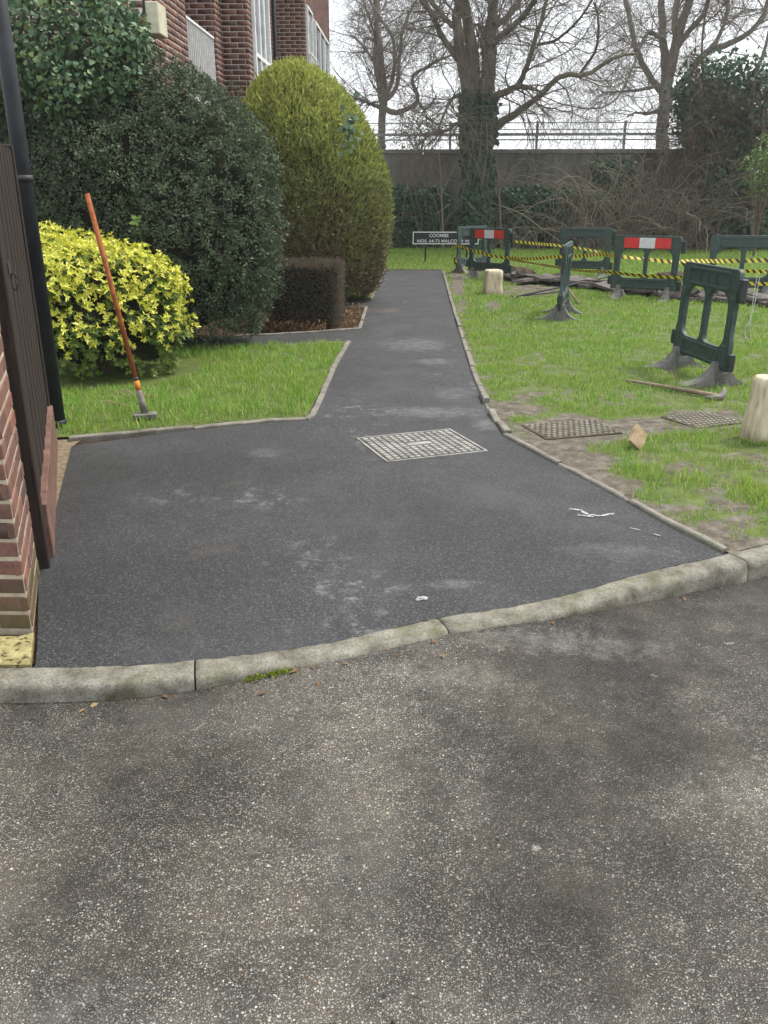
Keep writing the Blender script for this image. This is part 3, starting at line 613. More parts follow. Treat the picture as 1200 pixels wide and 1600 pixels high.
def lawn_zone(y0, y1, dens, h0, w0):
    a = (0.46 * y1 + 1.2) - 0.4; n = int((y1 - y0) * a * dens)
    p = np.zeros((n, 3)); p[:, 1] = y0 + (y1 - y0) * rng.random(n); p[:, 0] = 0.4 + a * rng.random(n)
    k = (p[:, 0] > xr(p[:, 1]) + 0.045) & (p[:, 1] > yk(p[:, 0]) + 0.01) & (p[:, 0] < 0.46 * p[:, 1] + 1.2); p = p[k]
    m = mud(p); cl = fbm(np.c_[p[:, :2] * 5, np.zeros(len(p))], 31, 3)
    k = rng.random(len(p)) < np.clip(1.05 - 1.75 * m, 0.0, 1) * np.clip(cl * 2.9 - 0.55, 0.10, 1); 
    edgy = np.clip(fbm(np.c_[p[:, :2] * 9, np.zeros(len(p))], 61, 2) - 0.50, 0, 1) * 2.2; k &= ~inpoly(p[:, 0], p[:, 1], COV2) | (rng.random(len(p)) < edgy); k &= ~inpoly(p[:, 0], p[:, 1], COV3) | (rng.random(len(p)) < edgy * 1.4)
    if y1 > 12:
        dl = np.min(np.hypot(p[:, 0, None] - RUB[None, ::8, 0], p[:, 1, None] + 0.06 - RUB[None, ::8, 1]), 1); k &= rng.random(len(p)) < np.clip(dl / 0.35 - 0.75, 0.03, 1)
    p, cl, m = p[k], cl[k], m[k]; p[:, 2] = height(p) - 0.003
    return blades(p, h0 * (0.35 + 1.3 * cl + 1.6 * np.clip(fbm(np.c_[p[:, :2] * 2.6, np.zeros(len(p))], 71, 2) - 0.58, 0, 1) * (y1 < 8)) * (0.6 + 0.7 * rng.random(len(p))) * (1 - 0.5 * m), w0 * (0.7 + 0.6 * rng.random(len(p))))
G1 = join_np([lawn_zone(3.6, 6.5, 4200, 0.042, 0.0042), lawn_zone(6.5, 10, 2600, 0.045, 0.0055), lawn_zone(10, 16, 1100, 0.05, 0.0085), lawn_zone(16, 30.3, 420, 0.06, 0.014)])
tag(link('grass', npmesh('grass', *G1), M['grass']), 'short green grass of the large lawn on the right', 'grass', kind='stuff')
n = 26000; p = np.zeros((n, 3)); p[:, 0] = -3.3 + 2.45 * rng.random(n); p[:, 1] = 5.3 + 4.4 * rng.random(n)
p = p[inpoly(p[:, 0], p[:, 1], LL) & (p[:, 1] < 9.55)]
e = np.min([np.hypot(p[:, 0] - x, p[:, 1] - y) for x, y in resample(LL[2:8], 60)], 0)
cl = fbm(np.c_[p[:, :2] * 5, np.zeros(len(p))], 33, 3); shade = np.hypot((p[:, 0] + 3.0) / 1.05, (p[:, 1] - 7.8) / 1.0)
k = (rng.random(len(p)) < np.clip(0.35 + e / 0.22, 0, 1) * np.clip(cl * 2.6 - 0.3, 0.2, 1)) & (shade > 0.86); p, cl = p[k], cl[k]; p[:, 2] = 0.01
G2 = blades(p, 0.062 * (0.5 + cl) * (0.6 + 0.7 * rng.random(len(p))), 0.0055 * (0.7 + 0.6 * rng.random(len(p))))
tag(link('grass', npmesh('grass', *G2), M['grass']), 'bright green grass of the small lawn beside the yellow shrub', 'grass', kind='stuff')
n = 9000; p = np.zeros((n, 3)); p[:, 0] = -2.6 + 3.1 * rng.random(n); p[:, 1] = 20.4 + 9.8 * rng.random(n)
n = 3000; q = np.zeros((n, 3)); q[:, 0] = -1.7 + 0.82 * rng.random(n); q[:, 1] = 14.2 + 6 * rng.random(n); p = np.vstack([p, q]); p[:, 2] = 0.01
tag(link('grass', npmesh('grass', *blades(p, 0.06 * (0.6 + 0.8 * rng.random(len(p))), 0.014 + 0 * p[:, 0])), M['grass']), 'green grass beyond the end of the path', 'grass', kind='stuff')

kv = np.linspace(PR[0][0] + 0.03, 15, 60); tag(ground_poly('verge', [(x, yk(x) - 0.012) for x in kv] + [(x, yk(x) + 0.14) for x in kv[::-1]], 0.001, M['soil']), kind='structure')
# sandy strip along the fence
tag(ground_poly('sand_strip', [G(60, 900), G(70, 869), G(81, 822), G(94, 769), G(112, 697), G(130, 684), (-2.36, 5.62), (-2.75, 5.85), (-2.55, 5.3), (-1.9, 3.55), (-1.65, 3.1)], -0.006, M['sand']), kind='structure')

# loose crumbs, stuff nobody could count
def crumbs(n, fn, smin, smax):
    p = fn(n); s = smin + (smax - smin) * rng.random(len(p)) ** 3
    tv = np.array([(1, 0, 0), (-0.5, 0.85, 0), (-0.5, -0.85, 0), (0.1, 0.1, 0.8)]); tf = np.array([(0, 1, 3), (1, 2, 3), (2, 0, 3)])
    V = p[:, None] + s[:, None, None] * (tv[None] * (0.6 + 0.8 * rng.random((len(p), 4, 3)))); return V.reshape(-1, 3), ((np.arange(len(p)) * 4)[:, None, None] + tf[None]).reshape(-1, 3)
def cr_road(n):
    p = np.zeros((n, 3)); p[:, 0] = -1.9 + 4.2 * rng.random(n); s = rng.gamma(1.2, 0.22, n); s = np.where(rng.random(n) < 0.5, s, rng.random(n) * 2.2)
    p[:, 1] = yk(p[:, 0]) - 0.14 - s; p[:, 2] = zroad(p[:, 0], s) ; return p
tag(link('loose_grit', npmesh('loose_grit', *crumbs(420, cr_road, 0.002, 0.008)), M['crumb']), 'loose asphalt crumbs and grit scattered on the road', 'grit', kind='stuff')
def lf_road(n):
    p = cr_road(n); p[:, 1] = yk(p[:, 0]) - 0.15 - rng.gamma(1, 0.03, n); p[:, 2] = zroad(p[:, 0], 0) + 0.004; return p
p = lf_road(34); p2 = np.zeros((40, 3)); p2[:, 0] = -2.5 + 1.1 * rng.random(40); p2[:, 1] = 5.45 + (p2[:, 0] + 2.5) * 0.33 + 0.25 * rng.random(40); p2[:, 2] = 0.03
p = np.vstack([p, p2]); a = rng.normal(size=p.shape); a[:, 2] *= 0.2; nn = rng.normal(size=p.shape) * 0.3 + np.array([0, 0, 1])
tag(link('leaf_litter', npmesh('leaf_litter', *leaves(p, a, nn, 0.012 + 0.022 * rng.random(len(p)), *LEAF6)), M['dead_leaf']), 'scattered dead leaves along the kerb and lawn edge', 'leaf litter', kind='stuff')

# ------------------------------------------------------------------ access covers
def cover(name, c4, nx, ny, mats, z, label, lug, frame=0.022, skip=()):
    c4 = np.array(c4); c = c4.mean(0); ex = (c4[1] - c4[0] + c4[2] - c4[3]) / 2; ey = (c4[0] - c4[3] + c4[1] - c4[2]) / 2
    w, h = np.linalg.norm(ex), np.linalg.norm(ey); rz = math.atan2(ex[1], ex[0])
    r = tag(empty(name, (*c, z), rz), label, 'manhole cover', 'access covers in path and lawn')
    link('plate', box_mesh('plate', -w / 2 + frame, w / 2 - frame, -h / 2 + frame, h / 2 - frame, -0.03, 0.002), mats[1], r)
    bm = bmesh.new()
    for a in ((-w / 2, w / 2, -h / 2, -h / 2 + frame * 0.72), (-w / 2, w / 2, h / 2 - frame * 0.72, h / 2), (-w / 2, -w / 2 + frame * 0.72, -h / 2 + frame * 0.72, h / 2 - frame * 0.72), (w / 2 - frame * 0.72, w / 2, -h / 2 + frame * 0.72, h / 2 - frame * 0.72)):
        bm_box(bm, *a, -0.03, 0.006 if z == 0 else 0.001)
    if z == 0: link('frame', bm_mesh('frame', bm), mats[0], r)
    px, py = (w - 2.6 * frame) / nx, (h - 2.6 * frame) / ny
    bm = bmesh.new(); bm_box(bm, -px * lug[0] / 2, px * lug[0] / 2, -py * lug[1] / 2, py * lug[1] / 2, 0.0, 0.0075, 0.0022); lm = bm_mesh('lug', bm); lm.materials.append(mats[0])
    for a in range(nx):
        for b in range(ny):
            if (a, b) in skip: continue
            link('lug', lm, None, r, ((a + 0.5 - nx / 2) * px + (lug[2] * px if b % 2 else 0), (b + 0.5 - ny / 2) * py, 0.0), rz=0)
    return r, w, h
r, w, h = cover('manhole_cover', [G(*p) for p in [(557, 685), (700, 671), (766, 705), (603, 723)]], 14, 11, (M['cover'], M['cover_groove']), 0.0,
      'pale dusty chequered metal cover set flush in the dark path', (0.74, 0.72, 0), skip=[(a, 5) for a in range(5, 9)] + [(a, 6) for a in range(5, 9)])
link('badge', box_mesh('badge', -0.085, 0.09, -0.03 + 0.025, 0.03 + 0.025, 0.0, 0.006, 0.002), M['cover'], r)
cover('manhole_cover', COV2, 13, 9, (M['mud_cover'], M['mud_groove']), 0.019, 'muddy ribbed cover in the lawn close to the path edging', (0.62, 0.4, 0.5))
cover('manhole_cover', COV3, 10, 8, (M['mud_cover'], M['mud_groove']), 0.019, 'muddy ribbed cover in the lawn left of the near stump', (0.62, 0.4, 0.5))
# ------------------------------------------------------------------ bricks
BRICK_CACHE = {}
def brick_mesh(L, mat, D=0.03, H=0.0625, bev=0.002):
    if mat.name == 'pier_brick': H = 0.061; bev = 0.005
    k = (round(L, 3), mat.name, D)
    if k not in BRICK_CACHE:
        bm = bmesh.new(); bm_box(bm, -L / 2, L / 2, 0, D, -H / 2, H / 2, bev); me = bm_mesh('brick', bm); me.materials.append(mat); BRICK_CACHE[k] = me
    return BRICK_CACHE[k]
def brick_faces(faces, z0, z1, openings=()):
    """faces: list of ((x,y),(x,y)) with outward normal to the right of the direction. Returns list (center, L, rz)"""
    out = []
    for fi, (a, b) in enumerate(faces):
        a, b = np.array(a), np.array(b); L = np.linalg.norm(b - a); u = (b - a) / L; rz = math.atan2(u[1], u[0])
        zc = z0 + 0.0375; row = 0
        while zc < z1 - 0.03:
            s = -0.1125 if row % 2 else 0.0
            if row % 2 and L < 0.2: s = 0
            while s < L - 0.02:
                s0, s1 = max(s + 0.005, 0.002), min(s + 0.22, L - 0.002); s += 0.225
                segs = [(s0, s1)]
                for (of, o0, o1, oz0, oz1) in openings:
                    if of == fi and oz0 - 0.03 < zc < oz1 + 0.03:
                        ns = []
                        for q0, q1 in segs:
                            if q1 <= o0 or q0 >= o1: ns.append((q0, q1))
                            else:
                                if q0 < o0: ns.append((q0, o0))
                                if q1 > o1: ns.append((o1, q1))
                        segs = ns
                for q0, q1 in segs:
                    if q1 - q0 > 0.03: m = (q0 + q1) / 2; out.append(((a[0] + u[0] * m, a[1] + u[1] * m, zc), round(q1 - q0, 2) if q1 - q0 < 0.21 else 0.212, rz))
            zc += 0.075; row += 1
    return out
def lay_bricks(bl, parent, mat, keep=300, proud=0.004):
    pos = np.array([b[0] for b in bl]); x, y, d = PX(pos)
    size = np.array([b[1] * abs((b[0][0]) * math.sin(b[2]) - b[0][1] * math.cos(b[2])) / np.linalg.norm(b[0][:2]) for b in bl]) / np.maximum(d, 0.1) ** 2
    vis = (x > -20) & (x < 1220) & (y > -20) & (y < 1620) & (d > 0.2)
    order = np.argsort(-(size * np.where(vis, 1, 0))); keep = set(order[:keep][vis[order[:keep]]].tolist())
    rest = []
    for i, (c, L, rz) in enumerate(bl):
        nx, ny = math.sin(rz), -math.cos(rz)
        jj = (random.random() - 0.5) * 0.004
        loc = (c[0] + nx * (proud + jj), c[1] + ny * (proud + jj), c[2])
        if i in keep: link('brick', brick_mesh(L, mat), None, parent, loc, rz)
        else: rest.append((loc, L, rz))
    if rest:
        c = np.array([(-.5, 0, -.5), (.5, 0, -.5), (.5, 1, -.5), (-.5, 1, -.5), (-.5, 0, .5), (.5, 0, .5), (.5, 1, .5), (-.5, 1, .5)])
        f = np.array([(0, 1, 5, 4), (1, 2, 6, 5), (2, 3, 7, 6), (3, 0, 4, 7), (4, 5, 6, 7), (3, 2, 1, 0)])
        n = len(rest); P = np.array([r[0] for r in rest]); Ls = np.array([r[1] for r in rest]); rz = np.array([r[2] for r in rest])
        loc = c[None] * np.stack([Ls, np.full(n, 0.03), np.full(n, 0.0625)], 1)[:, None]
        cs, sn = np.cos(rz)[:, None], np.sin(rz)[:, None]
        V = np.stack([loc[..., 0] * cs - loc[..., 1] * sn, loc[..., 0] * sn + loc[..., 1] * cs, loc[..., 2]], -1) + P[:, None]
        o = link('brickwork', npmesh('brickwork', V.reshape(-1, 3), ((np.arange(n) * 8)[:, None, None] + f[None]).reshape(-1, 4)), mat, parent); o['kind'] = 'stuff'

# apartment building along the left
PLAN = [(-9, 10.4), (-3.12, 10.4), (-3.12, 12.3), (-4.4, 12.3), (-4.4, 14.05), (-3.12, 14.05), (-3.12, 14.5), (-2.72, 14.5), (-2.72, 16.6), (-3.2, 16.6), (-3.2, 20.0), (-2.53, 20.0), (-2.53, 25.0), (-9, 25.0)]
ZT = 7.6
bld = tag(empty('apartment_building', (-4, 16, 0)), 'red brick apartment building with stepped bays and white windows behind the bushes', 'building')
def rel(par, o): o.location = o.location - par.location; return o
n = len(PLAN); V = [(x + 4, y - 16, z) for z in (-0.1, ZT) for x, y in PLAN]
link('wall', pymesh('wall', V, [(i, (i + 1) % n, n + (i + 1) % n, n + i) for i in range(n)] + [tuple(range(n, 2 * n))]), M['mortar'], bld)
fs = [(PLAN[i], PLAN[i + 1]) for i in range(n - 1)]
WZ0, WZ1 = 3.12, 4.62
OPEN = [(7, 0.30, 1.75, WZ0, WZ1 + 0.35), (11, 1.45, 4.4, 4.0, 5.35), (11, 0.06, 0.95, 3.35, 5.4)]
bl = brick_faces(fs, 0.0, ZT - 0.3, OPEN)
bl = [b for b in bl if b[0][1] < 24.99 and b[0][0] > -6.5]
rb = bpy.data.objects.new('brick_holder', None)
bl2 = [((c[0] + 0, c[1], c[2]), L, rz) for c, L, rz in bl]
before = set(bpy.data.objects); lay_bricks(bl2, bld, M['brick'])
for o in set(bpy.data.objects) - before: o.location = o.location - bld.location
bpy.data.objects.remove(rb)
bm = bmesh.new(); bm_box(bm, -5.2 + 0, 1.75, -5.9, 9.3, ZT, ZT + 0.18); link('parapet', bm_mesh('parapet', bm), M['coping'], bld)
def window(face_x, y0, y1, z0, z1, cols, transom, sill=True):
    """white window in a wall facing +X"""
    w = empty('w'); bpy.data.objects.remove(w)
    fx = face_x - 0.03; t = 0.055
    o = link('window', pymesh('window', [(fx + 4, y0 - 16, z0), (fx + 4, y1 - 16, z0), (fx + 4, y1 - 16, z1), (fx + 4, y0 - 16, z1)], [(0, 1, 2, 3)]), M['curtain'], bld)
    o.location.x = 0.012 + 0.02
    def bar(nm, a0, a1, b0, b1, x0=0.0, x1=0.055, m='white_paint'): link(nm, box_mesh(nm, fx + 4 + x0, fx + 4 + x1, a0 - 16, a1 - 16, b0, b1, 0.004), M[m], o)
    bar('frame', y0, y0 + t, z0, z1); bar('frame', y1 - t, y1, z0, z1); bar('frame', y0 + t, y1 - t, z0, z0 + t); bar('frame', y0 + t, y1 - t, z1 - t, z1)
    cw = (y1 - y0 - 2 * t) / cols
    rows = [(z0 + t, transom), (transom, z1 - t)] if transom else [(z0 + t, z1 - t)]
    for k in range(1, cols): bar('mullion', y0 + t + k * cw - 0.03, y0 + t + k * cw + 0.03, z0 + t, z1 - t, 0.002, 0.05)
    if transom: bar('transom', y0 + t, y1 - t, transom - 0.03, transom + 0.03, 0.004, 0.052)
    for k in range(cols):
        for (b0, b1) in rows: bar('pane', y0 + t + k * cw + 0.028, y0 + t + (k + 1) * cw - 0.028, b0 + 0.028, b1 - 0.028, 0.008, 0.02, 'glass')
    if sill: bar('sill', y0 - 0.06, y1 + 0.06, z0 - 0.06, z0 - 0.003, -0.01, 0.13)
window(-2.72, 14.8, 16.25, WZ0, WZ1 + 0.35, 3, 3.72)
window(-2.53, 21.45, 24.4, 4.0, 5.35, 3, None)
window(-2.53, 20.06, 20.95, 3.35, 5.4, 1, None, False)
def railing(x, y0, y1, z0, z1, step=0.1):
    r = link('balcony_railing', box_mesh('balcony_railing', x + 4 - 0.02, x + 4 + 0.02, y0 - 16, y1 - 16, z1 - 0.035, z1, 0.004), M['white_paint'], bld)
    link('bottom_rail', box_mesh('bottom_rail', x + 4 - 0.015, x + 4 + 0.015, y0 - 16, y1 - 16, z0, z0 + 0.03), M['white_paint'], r)
    bmm = box_mesh('bar', -0.009, 0.009, -0.009, 0.009, z0 + 0.03, z1 - 0.035); bmm.materials.append(M['white_paint'])
    k = int((y1 - y0) / step)
    for i in range(k + 1): link('bar', bmm, None, r, (x + 4, y0 - 16 + 0.012 + (y1 - y0 - 0.024) * i / k, 0))
railing(-3.17, 12.32, 14.02, 2.85, 3.83)
railing(-2.44, 20.02, 21.0, 3.45, 4.5)
link('balcony_floor', box_mesh('balcony_floor', -4.4 + 4, -3.1 + 4, 12.3 - 16, 14.05 - 16, 2.6, 2.8), M['coping'], bld)
dp = link('downpipe', tube_mesh('downpipe', [(4 - 2.66, 0.68, 0), (4 - 2.66, 0.68, 7.4)], 0.038, 10), M['black_paint'], bld)
for z in (2.0, 3.9, 5.8): link('bracket', tube_mesh('bracket', [(4 - 2.66, 0.68, z - 0.03), (4 - 2.66, 0.68, z + 0.03)], 0.047, 10), M['black_paint'], dp)
bx = tag(empty('wall_box', (-3.08, 10.6, 3.28)), 'cream box fixed to the corner of the brick building', 'utility box')
link('cover', box_mesh('cover', -0.02, 0.13, -0.16, 0.16, 0, 0.32, 0.012), M['cream'], bx); link('backing', box_mesh('backing', -0.04, -0.02, -0.17, 0.17, -0.01, 0.33), M['dark_plastic'], bx)

# brick pier at the left edge of the picture
PW = [(-3.4, 2.735), G(50, 985)]; c0 = np.array(PW[1]); u = unit(np.array([-0.36, 0.93])); c1 = c0 + u * 0.56; PLN = [PW[0], tuple(c0), tuple(c1), (-3.4, c1[1])]
pier = tag(empty('brick_pier', (0, 0, 0)), 'weathered brick pier at the left edge beside the timber fence', 'brick wall')
V = [(x, y, z) for z in (-0.05, 1.9) for x, y in PLN]
link('wall', pymesh('wall', V, [(i, (i + 1) % 4, 4 + (i + 1) % 4, 4 + i) for i in range(4)] + [(4, 5, 6, 7)]), M['pier_mortar'], pier)
bl = brick_faces([(PLN[0], PLN[1]), (PLN[1], PLN[2])], 0.0, 1.9); bl = [b for b in bl if b[0][0] > -2.3]
lay_bricks(bl, pier, M['pier_brick'])
link('coping', pymesh('coping', [(x, y, z) for z in (1.9, 1.96) for x, y in PLN], [(0, 1, 2, 3), (4, 5, 6, 7)] + [(i, (i + 1) % 4, 4 + (i + 1) % 4, 4 + i) for i in range(4)]), M['coping'], pier)
slab_pts = [(-2.3, yk(-2.3) + 0.004), (-1.7, yk(-1.7) + 0.004), (G(55, 1038)[0] - 0.012, yk(-1.38) + 0.006), (G(58, 990)[0] - 0.012, G(58, 990)[1]), (-1.50, 2.715), (-2.3, 2.715)]
V = [(x, y, z) for z in (-0.1, 0.006) for x, y in slab_pts]; k = len(slab_pts)
tag(link('paving_slab', pymesh('paving_slab', V, [(i, (i + 1) % k, k + (i + 1) % k, k + i) for i in range(k)] + [tuple(range(k, 2 * k))]), M['yellow_slab']), 'pitted yellow concrete slab at the foot of the brick pier', 'paving slab')

# timber fence
fb0 = np.array(G(56, 884)); fu = unit(np.array([-0.378, 0.926])); fn = np.array([fu[1], -fu[0]])
fb0 = fb0 + fn * 0.012; frz = math.atan2(fu[1], fu[0])
fence = tag(empty('timber_fence', (*fb0, 0), frz), 'dark brown timber fence with upright boards next to the brick pier', 'fence')
FL = 2.15
for x in (0.0, FL):
    link('post', box_mesh('post', x - 0.05, x + 0.05, -0.05, 0.05, -0.05, 1.92 if x == 0 else 1.86, 0.006), M['timber'], fence)
for z in (0.45, 1.1, 1.65): link('rail', box_mesh('rail', 0.052, FL - 0.052, -0.02, 0.02, z, z + 0.07, 0.004), M['timber'], fence)
nb = 15; bw = (FL - 0.11) / nb
bmsh = box_mesh('board', -bw / 2 - 0.004, bw / 2 + 0.004, 0, 0.014, 0.27, 1.82, 0.003); bmsh.materials.append(M['timber'])
for i in range(nb): link('board', bmsh, None, fence, (0.055 + bw * (i + 0.5), -0.036 - 0.004 * (i % 2), random.uniform(-0.008, 0.008)))
link('gravel_board', box_mesh('gravel_board', 0.075, FL - 0.02, -0.066, -0.024, -0.02, 0.262, 0.004), M['gravel_board'], fence)
hs = link('hasp', box_mesh('hasp', 0.09, 0.2, -0.058, -0.053, 1.26, 1.31, 0.001), M['dark_iron'], fence)
an = np.linspace(0, 2 * math.pi, 17); link('ring', tube_mesh('ring', np.stack([0.13 + 0.0 * an, -0.07 - 0.012 * np.sin(an), 1.23 + 0.035 * np.cos(an)], 1), 0.004, 6, cap=False), M['dark_iron'], hs)

# black pole and cable
pb = G(92, 668); pole = tag(empty('black_pole', (*pb, 0)), 'tall black painted metal pole standing at the end of the timber fence', 'pole')
link('shaft', tube_mesh('shaft', [(0, 0, -0.05), (0, 0, 4.2)], 0.052, 20), M['black_paint'], pole)
link('base_collar', tube_mesh('base_collar', [(0, 0, -0.03), (0, 0, 0.05), (0, 0, 0.06)], [0.06, 0.06, 0.053], 20), M['black_paint'], pole)
br = link('bracket', tube_mesh('bracket', [(0, 0, 1.66), (0, 0, 1.70)], 0.059, 20), M['dark_iron'], pole)
link('strap', box_mesh('strap', -0.16, -0.05, -0.012, 0.012, 1.665, 1.695), M['dark_iron'], br)
cab = smooth_poly([AT(70, 585, 5.75), AT(70, 622, 5.72), AT(76, 652, 5.70), np.array([*G(86, 674), 0.012]), np.array([*G(104, 672), 0.012])], 40)
tag(link('black_cable', tube_mesh('black_cable', cab, 0.009, 6), M['black_paint']), 'black cable looping down the fence to the foot of the pole', 'cable')

# tamper leaning back over the small lawn
tb = np.array([*G(228, 658), 0.0]); tt = AT(136, 303, tb[1] + 0.25); ax = tt - np.array([tb[0], tb[1], 0.05])
tam = tag(empty('hand_tamper', (tb[0], tb[1], 0.0)), 'rusty long handled hand tamper leaning by the yellow shrub', 'tamper')
def al(a, b): s = np.array([0, 0, 0.05]); return [s + ax * a, s + ax * b]
bm = bmesh.new(); bm_box(bm, -0.085, 0.085, -0.05, 0.05, 0.028, 0.062, 0.005); me = bm_mesh('head', bm)
hd = link('head', me, M['iron'], tam); hd.rotation_euler = (0, 0, 0.25)
link('socket', tube_mesh('socket', al(0.0, 0.115), [0.027, 0.02], 12), M['iron'], tam)
link('band', tube_mesh('band', al(0.115, 0.16), 0.0205, 12), M['orange'], tam)
link('grip_tape', tube_mesh('grip_tape', al(0.16, 0.175), 0.021, 12), M['dark_iron'], tam)
link('handle', tube_mesh('handle', al(0.175, 1.0), 0.0185, 12), M['rust'], tam)
# dry stalks on the lawn
st = []
for k in range(9):
    a = np.array([*G(125 + random.random() * 60, 615 + random.random() * 28), 0.03]); d = np.array([random.uniform(.15, .4), random.uniform(-.12, .12), 0.0])
    st.append(smooth_poly([a, a + d * 0.5 + np.array([0, 0.02, 0.03]), a + d], 8))
tag(link('dry_stalks', npmesh('dry_stalks', *tube_batch(np.array(st), np.full((9, 8), 0.0035), 5)), M['straw']), 'dry pale stalks lying on the small lawn behind the tamper head', 'stalks', kind='stuff')

# broom end at the bottom left edge
bp = np.array([*G(-6, 1085, -0.06), -0.07])
bro = tag(empty('broom_head', tuple(bp)), 'brown broom end poking in at the left edge below the kerb', 'broom')
link('block', box_mesh('block', -0.2, 0.018, -0.025, 0.025, 0.055, 0.085, 0.006), M['wood'], bro)
nbr = 260; q = np.stack([-0.2 + 0.22 * rng.random(nbr), -0.024 + 0.048 * rng.random(nbr), np.full(nbr, 0.058)], 1); e = q + np.stack([rng.normal(size=nbr) * 0.012, rng.normal(size=nbr) * 0.012, np.full(nbr, -0.056)], 1)
V, Fq = tube_batch(np.stack([q, e], 1), np.full((nbr, 2), 0.0016), 3); o = link('bristles', npmesh('bristles', V, Fq), M['bristle'], bro); o['kind'] = 'stuff'
# ------------------------------------------------------------------ shrubs
def blob(center, prof, seed, lump=0.12, lscale=1.3, fine=0.05):
    """prof(v, ang) -> (radius_x, radius_y, z, dx, dy); v 0 bottom .. 1 top"""
    def fn(u, v):
        a = u * 2 * math.pi; rx, ry, z, dx, dy = prof(v, a)
        p = np.stack([rx * np.cos(a) + dx, ry * np.sin(a) + dy, z], 1)
        d = unit(np.stack([np.cos(a) * np.maximum(rx, .01), np.sin(a) * np.maximum(ry, .01), (z - np.max(z) * 0.45)], 1))
        p = p + d * ((fbm(p * lscale, seed, 3) - 0.5) * 2 * lump + (vnoise(p * 6, seed + 9) - 0.5) * 2 * fine)[:, None]
        p[:, 2] = np.maximum(p[:, 2], 0.02)
        return p + np.array(center)
    return surf_grid(fn)
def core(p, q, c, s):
    c = np.array(c); V = c + (p - c) * s; V[:, 2] = np.maximum(V[:, 2], 0.0); return npmesh('shade_core', V, q, True)  # solid dark hull added inside the foliage to block light and view
def leafy(p, q, n, depth, smin, smax, tmpl, outw=0.6, up=0.25, rnd=0.9):
    pos, nr = surf_sample(p, q, n)
    c = p.mean(0); s = np.sign(np.sum(nr * (pos - c), 1, keepdims=True)); nr = nr * np.where(s == 0, 1, s)
    pos = pos - nr * (depth * rng.random(n) ** 1.6)[:, None] + nr * 0.01
    ax = unit(nr * outw + rng.normal(size=(n, 3)) * rnd + np.array([0, 0, up])); nn = unit(nr + rng.normal(size=(n, 3)) * 0.7 + np.array([0, 0, 0.3]))
    pos[:, 2] = np.maximum(pos[:, 2], 0.02)
    return leaves(pos, ax, nn, smin + (smax - smin) * rng.random(n), *tmpl)
def trunk_of(parent, base, h, r, k=4, spread=0.4, mat='twig'):
    st = []
    for i in range(k):
        a = 2 * math.pi * i / k + random.random(); st.append(smooth_poly([np.array([0, 0, -0.02]) + np.array([math.cos(a), math.sin(a), 0]) * 0.05, np.array([math.cos(a) * spread * 0.5, math.sin(a) * spread * 0.5, h * 0.5]), np.array([math.cos(a) * spread, math.sin(a) * spread, h])], 8))
    V, Fq = tube_batch(np.array(st), np.tile(np.linspace(r, r * 0.5, 8), (k, 1)), 7)
    return link('stems', npmesh('stems', V, Fq, True), M[mat], parent)

# big dark evergreen bush
BC = (-3.15, 9.62, 0)
def prof_bush(v, a):
    z = 0.16 + 2.92 * v; f = np.clip(1 - np.clip((v - 0.36) / 0.64, 0, 1) ** 2.0, 0, 1) ** 0.62 * (0.70 + 0.30 * np.sin(np.clip(v / 0.42, 0, 1) * math.pi / 2))
    return 1.66 * f, 0.92 * f, z, 0 * v, 0 * v
p, q = blob(BC, prof_bush, 5, 0.24, 1.5, 0.075)
bush = tag(empty('evergreen_bush', BC), 'large rounded dark green bush filling the corner in front of the building', 'bush')
def loc(me, c): me.transform(Matrix.Translation(-Vector(c))); return me
link('shade_core', loc(core(p, q, (BC[0], BC[1], 1.2), 0.87), BC), M['bush_core'], bush)
nc = 6200; cp, cn = surf_sample(p, q, nc); cn *= np.sign(np.sum(cn * (cp - np.array([BC[0], BC[1], 1.1])), 1, keepdims=True))
cp = cp + cn * (-0.10 + 0.17 * rng.random(nc) + 0.16 * rng.random(nc) ** 14)[:, None]; cr = 0.035 + 0.045 * rng.random(nc); per = 20      # leaf sprays at the shoot tips
i = np.repeat(np.arange(nc), per); d = unit(rng.normal(size=(nc * per, 3)) + cn[i] * 0.9 + np.array([0, 0, 0.25])); pos = cp[i] + d * (cr[i] * rng.random(nc * per) ** 0.5)[:, None]
pos[:, 2] = np.maximum(pos[:, 2], 0.02)
link('foliage', loc(npmesh('foliage', *leaves(pos, d + rng.normal(size=d.shape) * 0.4, cn[i] + rng.normal(size=d.shape) * 0.6 + np.array([0, 0, 0.4]), 0.021 + 0.023 * rng.random(len(pos)), *LEAF4)), BC), M['bush'], bush)
pos, nr = surf_sample(p, q, 900); ax = unit(nr * 0.5 + rng.normal(size=nr.shape) * 0.6)
V, Fq = tube_batch(np.stack([pos - nr * 0.05, pos + ax * 0.05, pos + ax * 0.12 + rng.normal(size=nr.shape) * 0.02], 1), np.tile([0.004, 0.003, 0.002], (900, 1)), 3)
link('twigs', loc(npmesh('twigs', V, Fq), BC), M['twig'], bush)
trunk_of(bush, BC, 1.6, 0.05, 5, 0.6)
